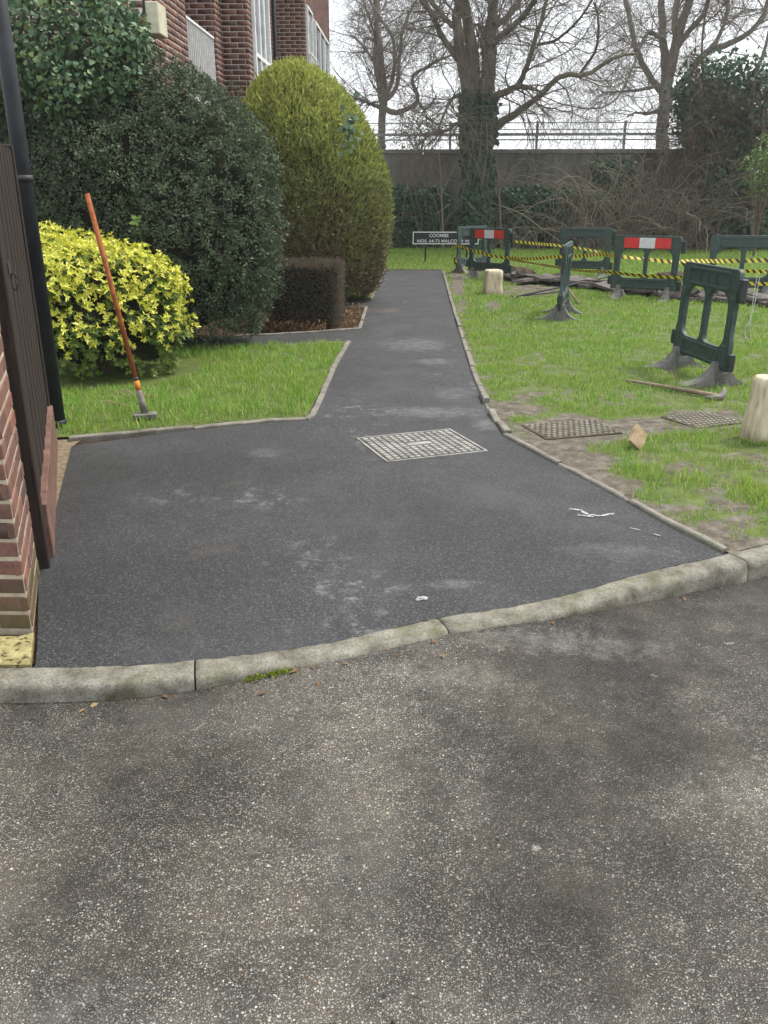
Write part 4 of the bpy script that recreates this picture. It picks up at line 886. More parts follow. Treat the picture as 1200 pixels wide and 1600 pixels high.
# ivy over its top left
IC = (-3.92, 9.5, 0)
def prof_ivy(v, a):
    z = 2.22 + 1.28 * v + 0.16 * np.sin(a * 3 + 1) * (1 - v) + 0.1 * np.sin(a * 7) * (1 - v); f = np.sqrt(np.clip(1 - (2 * v - 1) ** 2, 0, 1)); return 1.12 * f, 0.72 * f, z, -0.0 * v, -0.30 + 0.12 * v
p, q = blob(IC, prof_ivy, 15, 0.26, 1.7, 0.06)
ivy = tag(empty('ivy', (IC[0], IC[1] - 0.34, 2.0)), 'pale veined ivy heaped over the top left of the dark bush', 'ivy')
link('foliage', loc(npmesh('foliage', *leafy(p, q, 11000, 0.18, 0.035, 0.07, IVY, 0.45, -0.35, 0.6)), ivy.location), M['ivy_pale'], ivy)
st, rr = [], []
for k in range(26):
    a = random.random() * 6.28; r = random.random() * 0.7; b = np.array([IC[0] + r * math.cos(a), IC[1] - 0.34 + r * 0.7 * math.sin(a), 2.0])
    st.append(smooth_poly([b, b + np.array([random.uniform(-.2, .2), random.uniform(-.2, .2), 0.6]), b + np.array([random.uniform(-.2, .2), random.uniform(-.2, .2), 1.0 + 0.3 * (1 - r)])], 8))
V, Fq = tube_batch(np.array(st), np.full((26, 8), 0.007), 5); V[:, 2] -= 0
link('stems', loc(npmesh('stems', V, Fq), ivy.location), M['twig'], ivy)

# clipped conifer
CC = (-1.78, 14.1, 0)
def prof_con(v, a):
    z = 0.12 + 3.42 * v; f = np.interp(v, [0, 0.04, 0.1, 0.22, 0.36, 0.5, 0.64, 0.76, 0.86, 0.93, 0.97, 1.0], [0.70, 0.80, 0.90, 0.985, 1.0, 0.96, 0.865, 0.73, 0.56, 0.39, 0.24, 0.0]); return 1.28 * f, 1.22 * f, z, -0.22 * v ** 2, 0 * v
p, q = blob(CC, prof_con, 25, 0.07, 1.5, 0.03)
con = tag(empty('clipped_conifer', CC), 'egg shaped clipped conifer, yellow green above and brown below', 'conifer')
link('shade_core', loc(core(p, q, (CC[0], CC[1], 1.3), 0.93), CC), M['bush_core'], con)
pos, nr = surf_sample(p, q, 110000); nr *= np.sign(np.sum(nr * (pos - np.array([CC[0], CC[1], 1.2])), 1, keepdims=True)); pos -= nr * (0.12 * rng.random(110000) ** 1.5 - 0.07 * rng.random(110000) ** 12)[:, None]
ax = unit(nr * 0.42 + rng.normal(size=pos.shape) * 0.38 + np.array([0.12, 0, 0.62])); sz = 0.032 + 0.06 * rng.random(110000)
SP2 = ([(-0.05, 0, 0), (0.05, 0, 0), (0.16, 0.5, 0.03), (0.03, 1, 0), (-0.03, 1, 0), (-0.16, 0.5, 0.03)], [(0, 1, 2, 5), (5, 2, 3, 4)])
link('foliage', loc(npmesh('foliage', *leaves(pos, ax, nr + rng.normal(size=pos.shape) * 0.5, sz, *SP2)), CC), M['conifer'], con)
pos, nr = surf_sample(p, q, 2600); k = pos[:, 2] < 1.25; pos, nr = pos[k], nr[k]; ax = unit(nr * 0.3 + rng.normal(size=nr.shape) * 0.6 + np.array([0, 0, .4]))
V, Fq = tube_batch(np.stack([pos - nr * 0.06, pos + ax * 0.06, pos + ax * 0.16 + rng.normal(size=nr.shape) * 0.03], 1), np.tile([0.006, 0.004, 0.003], (len(pos), 1)), 3)
link('bare_twigs', loc(npmesh('bare_twigs', V, Fq), CC), M['twig'], con)
trunk_of(con, CC, 1.4, 0.06, 3, 0.2)
iv = np.array([AT(545, 205, 12.95)] * 46) + rng.normal(size=(46, 3)) * np.array([0.09, 0.04, 0.17])
link('ivy_sprig', loc(npmesh('ivy_sprig', *leaves(iv, rng.normal(size=(46, 3)) + np.array([0, -0.5, -0.6]), np.tile([0.2, -1., 0.3], (46, 1)), 0.05 + 0.05 * rng.random(46), *IVY)), CC), M['ivy_pale'], con)['kind'] = 'stuff'

# low box hedge, bare
HX = (-1.95, -1.04, 10.72, 11.7); HC = (-1.5, 11.2, 0)
def prof_hedge(v, a):
    c, s = np.cos(a), np.sin(a); k = (np.abs(c) ** 7 + np.abs(s) ** 7) ** (-1 / 7.); z = np.minimum(0.03 + 0.86 * v, 0.80)
    f = np.where(v > 0.9, np.clip((1 - v) / 0.1, 0, 1) ** 0.5, 1.0) * np.interp(v, [0, 0.15, 0.85, 0.9, 1], [0.9, 0.98, 1.0, 0.97, 0.95]); return 0.47 * k * f, 0.5 * k * f, z, 0 * v, 0 * v
p, q = blob(HC, prof_hedge, 35, 0.035, 3, 0.02)
hed = tag(empty('box_hedge', HC), 'low square clipped brown hedge between the two side paths', 'hedge')
link('shade_core', loc(core(p, q, (HC[0], HC[1], 0.4), 0.90), HC), M['bush_core'], hed)
pos, nr = surf_sample(p, q, 19000); nr *= np.sign(np.sum(nr * (pos - np.array([HC[0], HC[1], .4])), 1, keepdims=True)); pos -= nr * (0.08 * rng.random(19000))[:, None]
ax = unit(nr * 0.7 + rng.normal(size=pos.shape) * 0.6 + np.array([0, 0, 0.25])) * (0.02 + 0.05 * rng.random((19000, 1)))
V, Fq = tube_batch(np.stack([pos, pos + ax], 1), np.tile([0.0022, 0.0014], (19000, 1)), 3)
link('twigs', loc(npmesh('twigs', V, Fq), HC), M['hedge_twig'], hed)
pos, nr = surf_sample(p, q, 1300); k = (pos[:, 2] < 0.62); pos = pos[k]; n = len(pos)
link('foliage', loc(npmesh('foliage', *leaves(pos, rng.normal(size=(n, 3)), rng.normal(size=(n, 3)), 0.012 + 0.014 * rng.random(n), *LEAF4)), HC), M['bush'], hed)
# ground cover at the foot of the bush and hedge
def gc(n, x0, x1, y0, y1):
    p = np.stack([x0 + (x1 - x0) * rng.random(n), y0 + (y1 - y0) * rng.random(n), 0.01 + 0.10 * rng.random(n) ** 2], 1); return p
p = np.vstack([gc(500, -1.1, -0.85, 10.9, 12.8), gc(700, -2.0, -1.2, 10.5, 10.74), gc(500, -1.0, -0.9, 14.2, 15.6)])
tag(link('ground_cover', npmesh('ground_cover', *leaves(p, rng.normal(size=p.shape) + np.array([0, 0, .3]), rng.normal(size=p.shape) * .6 + np.array([0, 0, 1]), 0.025 + 0.03 * rng.random(len(p)), *LEAF4)), M['dead_leaf']), 'brown leaf litter and stems on the bed round the low hedge', 'ground cover', kind='stuff')

# golden shrub: whorls of leaves
YC = (-3.03, 7.72, 0)
def prof_yel(v, a):
    z = 0.08 + 1.13 * v; f = np.sqrt(np.clip(1 - np.clip((v - 0.40) / 0.6, 0, 1) ** 2.4, 0, 1)) * np.interp(v, [0, 0.4], [0.80, 1.0]); return 0.80 * f, 0.78 * f, z, 0 * v, 0 * v
p, q = blob(YC, prof_yel, 45, 0.24, 2.6, 0.06)
yel = tag(empty('golden_shrub', YC), 'bright yellow leaved shrub on the small lawn behind the black pole', 'shrub')
link('shade_core', loc(core(p, q, (YC[0], YC[1], 0.55), 0.74), YC), M['bush_core'], yel)
def whorls(n, depth, per, smin, smax, zlo=0.0):
    pos, nr = surf_sample(p, q, n); nr *= np.sign(np.sum(nr * (pos - np.array([YC[0], YC[1], .5])), 1, keepdims=True)); pos = pos - nr * (depth[0] + (depth[1] - depth[0]) * rng.random(n))[:, None]
    if zlo:
        k = (pos[:, 2] > zlo * (0.4 + 1.2 * rng.random(n))); pos, nr = pos[k], nr[k]; n = len(pos)
    ax = unit(nr + rng.normal(size=nr.shape) * 0.35 + np.array([0, 0, 0.35]))
    t = unit(np.cross(ax, np.array([0.3, 0.2, 1.0]))); b = np.cross(ax, t); P, A, N_, S_ = [], [], [], []
    for k in range(per):
        an = 2 * math.pi * k / per + rng.random(n)[:, None] * 0.8; out = t * np.cos(an) + b * np.sin(an); tilt = 0.1 + 0.9 * rng.random((n, 1))
        P.append(pos); A.append(out + ax * tilt); N_.append(ax - out * 0.3); S_.append(smin + (smax - smin) * rng.random(n))
    return leaves(np.vstack(P), np.vstack(A), np.vstack(N_), np.concatenate(S_), *LEAFN)
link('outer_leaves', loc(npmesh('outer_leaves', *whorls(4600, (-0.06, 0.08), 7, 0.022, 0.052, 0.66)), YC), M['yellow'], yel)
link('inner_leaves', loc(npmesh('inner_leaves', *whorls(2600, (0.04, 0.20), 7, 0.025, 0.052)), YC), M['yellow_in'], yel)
trunk_of(yel, YC, 0.8, 0.02, 7, 0.4)
sp_ = AT(214, 346, 7.75); n = 9
tag(link('leafy_shoot', npmesh('leafy_shoot', *join_np([leaves(np.tile(sp_, (n, 1)) + rng.normal(size=(n, 3)) * 0.015, rng.normal(size=(n, 3)) + np.array([0, -.6, 0.2]), np.tile([0, -1., .8], (n, 1)), 0.06 + 0.03 * rng.random(n), *LEAF6),
    tube_batch(smooth_poly([sp_, sp_ + np.array([0, 0.1, -0.2]), sp_ + np.array([0.0, 0.35, -0.7])], 8)[None], np.full((1, 8), 0.004), 4)])), M['shrub_green']), 'single bright green shoot standing against the dark bush', 'shoot')

# ------------------------------------------------------------------ retaining wall with guard rail
WY, WT = 30.4, 3.13
rw = tag(empty('retaining_wall', (0, WY, 0)), 'stained concrete retaining wall across the back of the lawn', 'wall')
for k in range(-5, 12):
    x0 = k * 2.9; link('panel', box_mesh('panel', x0 + 0.012, x0 + 2.888, 0, 0.4, -0.2, WT - 0.14, 0.01), M['wall_concrete'], rw)
    link('coping_stone', box_mesh('coping_stone', x0 + 0.006, x0 + 2.894, -0.06, 0.46, WT - 0.137, WT, 0.015), M['coping'], rw)
link('backing', box_mesh('backing', -14.5, 34.8, 0.05, 0.38, -0.2, WT - 0.15), M['wall_concrete'], rw)
gr = tag(empty('guard_rail', (0, WY + 0.25, WT)), 'grey metal guard rail along the top of the retaining wall', 'railing')
for z, hh in ((0.28, 0.04), (0.42, 0.085), (0.60, 0.025), (0.80, 0.03)):
    link('rail', box_mesh('rail', -14.5, 34.8, -0.03, 0.02, z, z + hh, 0.006), M['rail_steel'], gr)
pm = box_mesh('post', -0.04, 0.04, 0.022, 0.10, 0, 0.88, 0.006); pm.materials.append(M['rail_steel'])
for k in range(-5, 12): link('post', pm, None, gr, (k * 2.9 + 0.9, 0, 0))
tag(ground_poly('raised_ground', [(-20, WY + 0.4), (60, WY + 0.4), (60, 90), (-20, 90)], WT - 0.35, M['soil']), kind='structure')

# ivy bank along the wall
def ivy_bank(name, x0, x1, y, d, h, n, seed, label, mat='ivy'):
    c = ((x0 + x1) / 2, y, 0); w = (x1 - x0) / 2
    def pr(v, a):
        cc, s = np.cos(a), np.sin(a); k = (np.abs(cc) ** 5 + np.abs(s) ** 5) ** (-1 / 5.); f = np.sqrt(np.clip(1 - np.clip((v - .6) / .4, 0, 1) ** 2, 0, 1)); return w * k * (0.93 + 0.07 * f), d * k * f, 0.02 + h * v, 0 * v, 0 * v
    p, q = blob(c, pr, seed, 0.16, 1.1, 0.08)
    r = tag(empty(name, c), label, 'ivy', 'ivy growing along the back wall')
    link('bank_shade_core', loc(core(p, q, (c[0], c[1], h * .4), 0.88), c), M['bush_core'], r)  # added dark hull, blocks light behind the ivy leaves
    link('foliage', loc(npmesh('foliage', *leafy(p, q, n, 0.15, 0.07, 0.14, IVY, 0.35, -0.3, 0.6)), c), M[mat], r); return r
ivy_bank('ivy_bank', -6.5, 0.9, 29.75, 0.6, 1.9, 26000, 55, 'low bank of dark ivy under the wall left of the ivy clad tree')
ivy_bank('ivy_bank', 2.0, 6.3, 29.7, 0.65, 1.85, 18000, 56, 'low bank of dark ivy under the wall right of the ivy clad tree')
ivy_bank('ivy_bank', 6.1, 13.6, 29.6, 0.6, 1.45, 20000, 57, 'low dark ivy beneath the bramble thickets')
ivy_bank('ivy_bank', 5.6, 7.0, 29.9, 0.4, 2.75, 6500, 58, 'tall narrow clump of ivy climbing the wall amid brambles')
ivy_bank('ivy_bank', 10.6, 15.5, 29.3, 0.9, 2.7, 20000, 59, 'tall dark ivy mass at the right end of the wall')

# green wire fence in front of the wall
wf = tag(empty('wire_fence', (0, 29.0, 0)), 'thin green wire fence in front of the back wall', 'fence')
for z in (0.5, 1.0, 1.68): link('wire', tube_mesh('wire', [(-8, 0, z), (15, 0, z + 0.02)], 0.012, 5), M['green_wire'], wf)
for x in np.arange(-7, 15, 2.8): link('post', box_mesh('post', x - 0.025, x + 0.025, 0.014, 0.064, 0, 1.75), M['green_wire'], wf)

# ------------------------------------------------------------------ trees
def tree(name, label, base, Y, limbs, levels, mats, ivy=None, sides=9, extra=None):
    """limbs: list of ([(px,py)...], [(radius px)...], depth offset at tip)"""
    root = tag(empty(name, base), label, 'tree'); sc = PX([(base[0], Y, 3)])[2][0] / F_PX
    P, R = [], []
    for pts, rad, dy in limbs:
        q = np.array([AT(x, y, Y + dy * (i / max(1, len(pts) - 1))) for i, (x, y) in enumerate(pts)])
        r = np.interp(np.linspace(0, 1, len(pts)), np.linspace(0, 1, len(rad)), rad) * sc * 0.78
        s = smooth_poly(np.c_[q, r], 16); P.append(s[:, :3]); R.append(s[:, 3])
    P, R = np.array(P), np.array(R)
    P[:, 1:-1] += rng.normal(size=P[:, 1:-1].shape) * (R[:, 1:-1, None] * 0.12)
    Vl = [tube_batch(P, R, sides)]
    # limbs run on above the picture
    tips = P[:, -1]; dirs = unit(P[:, -1] - P[:, -4]); k = R[:, -1] > 0.035
    cont = []
    for tpt, dr, rr in zip(tips[k], dirs[k], R[k, -1]):
        pts = [tpt]; d = dr
        for s in range(15): d = unit(d + rng.normal(size=3) * 0.12 + np.array([0, 0, 0.10])); pts.append(pts[-1] + d * 0.42)
        cont.append((np.array(pts), np.linspace(rr, 0.02, 16)))
    if cont:
        Pc = np.array([c[0] for c in cont]); Rc = np.array([c[1] for c in cont]); Vl.append(tube_batch(Pc, Rc, 7)); PA = np.vstack([P[1:], Pc]); RA = np.vstack([R[1:], Rc])
    else: PA, RA = P[1:], R[1:]
    link('trunk', loc(npmesh('trunk', *join_np(Vl), True), base), M[mats[0]], root)
    tw = []; curP, curR = PA, RA
    for (k, l0, l1, spread, n, droop, rf, rm, tm, wig, sd) in levels:
        curP, curR = grow(curP, curR, k, l0, l1, spread, n, droop, rf, rm, tm, wig, 0.0026 * (1 + (Y > 33) * .3)); tw.append(tube_batch(curP, curR, sd))
    link('crown', loc(npmesh('crown', *join_np(tw)), base), M[mats[1]], root)
    return root, P, R

LV = lambda a, b, c: [(a, 1.0, 3.0, 0.95, 8, 0.02, 0.40, 0.026, 0.12, 0.2, 5), (b, 0.6, 1.7, 1.0, 6, 0.08, 0.5, 0.0095, 0.1, 0.24, 3), (c, 0.3, 1.0, 0.9, 5, 0.18, 0.6, 0.005, 0.1, 0.22, 3)]
base = (*AT(745, 392, 28.6)[:2], 0); base = (base[0], 28.6, 0)
L1 = [([(745, 395), (744, 330), (744, 270), (744, 225), (744, 200)], [27, 24, 23, 22, 18], 0),
      ([(738, 225), (733, 150), (725, 105), (716, 65), (713, 30), (720, -10)], [15, 13, 12, 11, 9, 8], -0.5),
      ([(755, 225), (760, 150), (765, 100), (768, 55), (770, 20), (774, -15)], [17, 16, 14, 12, 10, 9], 0.4),
      ([(726, 108), (705, 78), (690, 55), (675, 25), (655, -5)], [8, 6, 5.5, 5, 4.5], -1.2),
      ([(714, 45), (702, 36), (688, 20), (672, 2), (662, -15)], [6, 5, 4.5, 4, 3.5], 0.8),
      ([(768, 68), (790, 52), (808, 35), (828, 12), (842, -10)], [7, 6, 5.5, 5, 4.5], -1.0),
      ([(772, 40), (795, 25), (808, 8), (818, -12)], [6, 5, 4.5, 4], 0.9),
      ([(764, 215), (780, 192), (800, 182), (822, 167), (850, 143), (868, 125), (890, 116), (915, 118), (940, 102), (965, 88), (995, 84)], [12, 8.5, 7, 6.2, 5.6, 5, 4.6, 4.2, 3.6, 3, 2], -1.5),
      ([(762, 165), (775, 150), (792, 144), (806, 137), (822, 136), (836, 140), (850, 146)], [9, 7.5, 6.5, 6, 4.5, 3, 2], -0.8),
      ([(806, 138), (820, 112), (830, 85), (838, 55), (848, 25), (856, -10)], [6, 5, 4.6, 4.2, 3.8, 3.4], -1.0),
      ([(734, 200), (716, 192), (698, 204), (672, 211), (652, 228), (645, 236)], [5, 3.6, 3, 2.6, 2.2, 1.6], -1.6),
      ([(732, 160), (712, 150), (700, 165), (690, 188), (682, 215)], [4.5, 3.2, 2.8, 2.2, 1.6], -1.3),
      ([(757, 110), (757, 60), (750, 42), (740, 38)], [6, 5, 4, 2.5], 0.6),
      ([(840, 70), (870, 62), (905, 30), (925, 0)], [3, 2.6, 2.2, 2], -1.4), ([(905, 117), (930, 80), (935, 40), (930, 5)], [3, 2.6, 2.2, 1.8], -1.3)]
t1, P1, R1 = tree('plane_tree', 'big bare tree with ivy clad trunk and twin stems behind the lawn', base, 28.6, L1, LV(11, 9, 6), ('bark', 'twig_far'))
def ivy_on(root, base, P, R, n, zlo, zhi, extra, label=None):
    i = rng.integers(0, len(P), n * 3); t = rng.random(n * 3) * (P.shape[1] - 1); a = t.astype(int).clip(0, P.shape[1] - 2); f = (t - a)[:, None]
    c = P[i, a] * (1 - f) + P[i, a + 1] * f; r = R[i, a]; k = (c[:, 2] > zlo) & (c[:, 2] < zhi - 1.2 * rng.random(n * 3) ** 2); c, r = c[k][:n], r[k][:n]; n = len(c)
    an = rng.random(n) * 6.283; d = np.stack([np.cos(an), np.sin(an), np.zeros(n)], 1)
    lump = fbm(np.c_[c[:, 2] * 1.5, an * 1.2, an * 0], 77, 2)
    pos = c + d * (r + extra * (0.2 + 1.0 * lump) * rng.random(n) ** 0.6)[:, None]
    o = link('ivy', loc(npmesh('ivy', *leaves(pos, unit(d * 0.4 + rng.normal(size=(n, 3)) * 0.5 + np.array([0, 0, -0.6])), d + rng.normal(size=(n, 3)) * 0.4 + np.array([0, 0, 0.3]), 0.07 + 0.08 * rng.random(n), *IVY)), base), M['ivy'], root); return o
ivy_on(t1, base, P1[:3], R1[:3], 9000, 0.0, 4.7, 0.17)
lb = AT(700, 330, 28.2)
st = np.array([smooth_poly([AT(x, 190, 28.15), AT(x + random.uniform(-12, 12), 235, 28.0), AT(x + random.uniform(-18, 18), 290, 28.05)], 10) for x in (735, 742, 752, 760, 728, 768, 746)])
V, Fq = tube_batch(st, np.full((7, 10), 0.010), 4); link('hanging_stems', loc(npmesh('hanging_stems', V, Fq), base), M['bramble'], t1)

b2 = (*AT(1034, 232, 38)[:1], 38.0, WT - 0.35)
L2 = [([(1034, 248), (1035, 225), (1037, 185), (1040, 150), (1041, 132)], [15, 13, 12, 13, 12], 0),
      ([(1040, 140), (1039, 105), (1036, 65), (1034, 30), (1032, -10)], [9.5, 8.5, 7.5, 7, 6], 0.3),
      ([(1043, 125), (1050, 92), (1056, 60), (1054, 30), (1060, -10)], [8, 7, 6.5, 6, 5.5], -0.6),
      ([(1050, 92), (1066, 62), (1085, 40), (1100, 20), (1110, -10)], [6, 5.5, 5, 4.5, 4], -0.9),
      ([(1032, 142), (1014, 118), (1000, 90), (990, 60), (984, 30), (976, -10)], [7, 6, 5.5, 5, 4.5, 4], 0.8),
      ([(1047, 155), (1068, 128), (1088, 100), (1106, 80), (1135, 70), (1160, 58), (1182, 40), (1196, 15), (1202, -10)], [8, 7.5, 7, 6.5, 5.5, 5, 4.5, 4, 3.5], -1.2),
      ([(1108, 78), (1122, 58), (1132, 35), (1140, -8)], [4.5, 4, 3.5, 3], 0.9), ([(1038, 62), (1018, 52), (1008, 56), (1000, 75)], [4.5, 4, 3, 2], -0.9),
      ([(1028, 172), (1010, 178), (995, 176), (980, 182)], [3.5, 2.8, 2, 1.4], -1.0), ([(1024, 135), (1000, 140), (975, 143), (940, 145)], [3.5, 3, 2.4, 1.5], -1.0), ([(1052, 150), (1060, 140), (1068, 150), (1078, 190)], [3, 2.4, 2, 1.5], -1.0)]
t2, P2, R2 = tree('plane_tree', 'wide spreading bare tree rising behind the guard rail on the right', b2, 38.0, L2, [(l[0], l[1] * 1.25, l[2] * 1.25, *l[3:]) for l in LV(11, 9, 6)], ('bark2', 'twig_far'))
b3 = (AT(596, 232, 36)[0], 36.0, WT - 0.35)
L3 = [([(596, 250), (596, 215), (597, 185), (599, 165), (601, 150)], [9, 8, 7.5, 8, 8], 0),
      ([(598, 165), (594, 140), (592, 128)], [7, 6.5, 5.5], 0), ([(601, 155), (612, 128), (616, 100), (614, 60), (595, 30), (580, 5)], [4.5, 4, 3.5, 3, 2.6, 2.2], -0.8),
      ([(605, 155), (620, 135), (624, 95), (628, 55), (640, 20), (655, -8)], [4.5, 4, 3.5, 3, 2.6, 2.2], 0.7), ([(602, 170), (618, 176), (636, 170), (652, 160), (651, 145), (643, 122), (660, 108), (690, 92)], [5.5, 5.2, 5, 4.5, 4, 3.6, 3, 2], -1.0),
      ([(592, 168), (575, 160), (560, 155), (545, 148)], [4, 3, 2.2, 1.5], -0.8), ([(593, 130), (585, 100), (570, 75), (550, 55)], [4, 3, 2.2, 1.5], 0.6), ([(600, 130), (592, 90), (584, 50), (570, 10)], [3.5, 3, 2.5, 2], 1.0), ([(652, 158), (662, 170), (672, 165), (682, 150)], [3.5, 2.5, 2, 1.5], -.5)]
t3, P3, R3 = tree('plane_tree', 'slender bare tree behind the guard rail nearest the building', b3, 36.0, L3, LV(12, 9, 6), ('bark2', 'twig_far'))
# dense ivied thorn tree at the right
b4 = (AT(1163, 385, 28.9)[0], 28.9, 0)
L4 = [([(1163, 390), (1163, 345), (1158, 305), (1142, 278), (1128, 262), (1118, 235)], [6, 5.5, 5, 4.5, 4, 3.5], 0), ([(1128, 262), (1115, 225), (1108, 190), (1100, 150), (1092, 120)], [4, 3.5, 3, 2.6, 2], -0.8), ([(1158, 305), (1165, 255), (1172, 200), (1170, 150), (1160, 115)], [4.5, 4, 3.5, 3, 2], 0.5),
      ([(1142, 278), (1150, 230), (1140, 180), (1130, 140)], [3.5, 3, 2.5, 2], 0.4), ([(1163, 345), (1190, 290), (1205, 230), (1215, 160)], [4, 3.5, 3, 2.5], -0.6), ([(1118, 235), (1095, 215), (1075, 205)], [3, 2.2, 1.6], -0.8)]
t4, P4, R4 = tree('thorn_tree', 'dense dark twiggy tree hung with ivy at the right edge', b4, 28.9, L4, [(17, 0.8, 2.0, 1.1, 7, 0.08, 0.6, 0.024, 0.1, 0.28, 4), (9, 0.5, 1.2, 1.1, 6, 0.12, 0.6, 0.012, 0.1, 0.28, 3), (5, 0.3, 0.9, 1.0, 5, 0.15, 0.6, 0.007, 0.1, 0.26, 3)], ('bark', 'twig'))
ivc = [(1100, 130, .5), (1140, 120, .5), (1075, 160, .4), (1190, 130, .5), (1110, 250, .5), (1160, 215, .5), (1140, 330, .6), (1185, 340, .6), (1080, 188, .45), (1098, 175, .4), (1118, 150, .4), (1165, 160, .5), (1090, 215, .35), (1130, 195, .4), (1185, 200, .5), (1150, 250, .5), (1120, 290, .5), (1195, 270, .5)]
pp = np.vstack([AT(x, y, 28.6) + rng.normal(size=(520, 3)) * s * np.array([.7, .6, .7]) for x, y, s in ivc]); n = len(pp)
link('ivy', loc(npmesh('ivy', *leaves(pp, rng.normal(size=(n, 3)) + np.array([0, 0, -.5]), rng.normal(size=(n, 3)) * .6 + np.array([0, -.6, .5]), 0.07 + 0.08 * rng.random(n), *IVY)), b4), M['ivy'], t4)
for px, lab in ((1176, 'pale straight trunk just right of the thorn tree'), (1192, 'pale trunk at the right edge behind the barriers')):
    bb = (AT(px, 387, 28.3)[0], 28.3 + (px - 1176) * 0.03, 0)
    tree('young_tree', lab, bb, bb[1], [([(px, 390), (px + 1, 330), (px + 4, 270), (px + 2, 215)], [7, 6.5, 5.5, 4], 0), ([(px + 3, 270), (px + 14, 220), (px + 18, 170)], [4, 3, 2], -.5), ([(px + 2, 290), (px - 12, 240), (px - 18, 200)], [3.5, 2.6, 1.6], .5)], [(9, 0.6, 1.5, 1, 6, 0.1, 0.6, 0.02, 0.1, 0.25, 4), (7, 0.3, 0.9, 1, 5, 0.1, 0.6, 0.01, 0.1, 0.25, 3)], ('bark2', 'twig'))
# sapling against the wall
for px, top, lab in ((693, 232, 'thin bare sapling in front of the wall left of the ivy clad tree'), (783, 250, 'thin bare sapling in front of the wall right of the ivy clad tree')):
    bb = (AT(px, 388, 29.0)[0], 28.75, 0)
    tree('sapling', lab, bb, 28.75, [([(px, 390), (px - 2, 330), (px - 4, 280), (px - 7, top)], [2.2, 1.9, 1.5, .9], 0), ([(px - 3, 300), (px + 8, 280), (px + 20, 255)], [1.3, 1, .7], -.3), ([(px - 4, 310), (px - 14, 285), (px - 22, 250)], [1.3, 1, .7], .2)], [(7, 0.3, 0.9, .9, 6, 0.0, 0.6, 0.012, 0.1, 0.2, 3), (4, 0.2, 0.5, .9, 4, 0.05, 0.6, 0.008, 0.1, 0.2, 3)], ('bramble', 'bramble'), sides=5)
# bramble thickets
def bramble(px, w, h, n, Y, label, stem=0.009):
    c = AT(px, 388, Y); c = np.array([c[0], Y, 0]); r = tag(empty('bramble_thicket', tuple(c)), label, 'bramble', 'bramble thickets along the back wall')
    b = np.stack([(rng.random(n) - .5) * w, (rng.random(n) - .5) * 0.7, np.zeros(n)], 1); N = 9; P = np.empty((n, N, 3)); P[:, 0] = b
    d = unit(np.stack([rng.normal(size=n) * .45, rng.normal(size=n) * .25 - .05, np.ones(n)], 1)); Ls = h * (0.5 + 0.9 * rng.random(n)) * 1.25
    for k in range(1, N):
        d = unit(d + rng.normal(size=d.shape) * np.array([.22, .15, .15]) + np.array([0, -0.02, -0.10 * (k / N) * 2.5])); P[:, k] = P[:, k - 1] + d * (Ls / (N - 1))[:, None]
    P[:, :, 2] = np.maximum(P[:, :, 2], 0.01); P[:, :, 1] = np.minimum(P[:, :, 1], WY - Y - 0.05)
    R = np.tile(np.linspace(1, .45, N), (n, 1)) * stem * (0.6 + rng.random((n, 1)))
    P2, R2 = grow(P, R, 5, .25, .9, 1.0, 5, .12, .7, .008, .2, .28, .0035)
    P2[:, :, 2] = np.maximum(P2[:, :, 2], 0.01); P2[:, :, 1] = np.minimum(P2[:, :, 1], WY - Y - 0.04)
    link('canes', npmesh('canes', *tube_batch(P, R, 4)), M['bramble'], r)['kind'] = 'stuff'; link('twigs', npmesh('twigs', *tube_batch(P2, R2, 3)), M['bramble'], r)['kind'] = 'stuff'
bramble(880, 1.9, 2.4, 40, 28.75, 'pale arching bramble thicket nearest the ivy clad tree')
bramble(945, 2.0, 2.8, 85, 28.6, 'dense tan bramble thicket behind the edge on barrier')
bramble(1010, 2.0, 2.8, 90, 28.5, 'dense brown bramble thicket behind the right red and white barrier')
bramble(1075, 1.9, 2.7, 90, 28.45, 'dark bramble thicket next to the thorn tree', 0.008)
bramble(800, 1.6, 1.4, 22, 28.6, 'low sparse bramble stems behind the left red and white barrier', 0.008)
bramble(650, 1.8, 3.2, 18, 29.1, 'few thin bare canes against the wall behind the sign', 0.007)
# shrubs
def shrub(name, px, py, Y, rx, rz, n, mat, label, zbase, s=(0.06, 0.13)):
    c = AT(px, py, Y); r = tag(empty(name, (c[0], Y, zbase)), label, 'shrub')
    pos = rng.normal(size=(n, 3)); pos = unit(pos) * (rng.random((n, 1)) ** 0.45) * np.array([rx, rx * .8, rz]); pos *= (0.75 + 0.6 * fbm(pos * 2 / rx + 9, 88, 2))[:, None]
    pos += np.array([0, 0, c[2] - zbase])
    link('foliage', npmesh('foliage', *leaves(pos, rng.normal(size=(n, 3)) + np.array([0, 0, .1]), rng.normal(size=(n, 3)) * .7 + np.array([0, -.3, .8]), s[0] + (s[1] - s[0]) * rng.random(n), *LEAF6)), M[mat], r)
    k = 9; e = unit(rng.normal(size=(k, 3))) * np.array([rx, rx, rz]) * .6 + np.array([0, 0, c[2] - zbase]); st = np.array([smooth_poly([np.zeros(3), np.array([q[0] * .3, q[1] * .3, q[2] * .5]), q], 8) for q in e])
    link('stems', npmesh('stems', *tube_batch(st, np.tile(np.linspace(.03, .01, 8), (k, 1)), 5)), M['twig'], r)
shrub('evergreen_shrub', 655, 205, 33.5, 1.0, 0.85, 700, 'ivy_pale', 'loose green shrub behind the guard rail near the left tree', WT - 0.35)
shrub('evergreen_shrub', 1198, 262, 25.0, 0.62, 0.8, 900, 'shrub_green', 'fresh green leafy shrub cut by the right edge of the picture', 0.0)

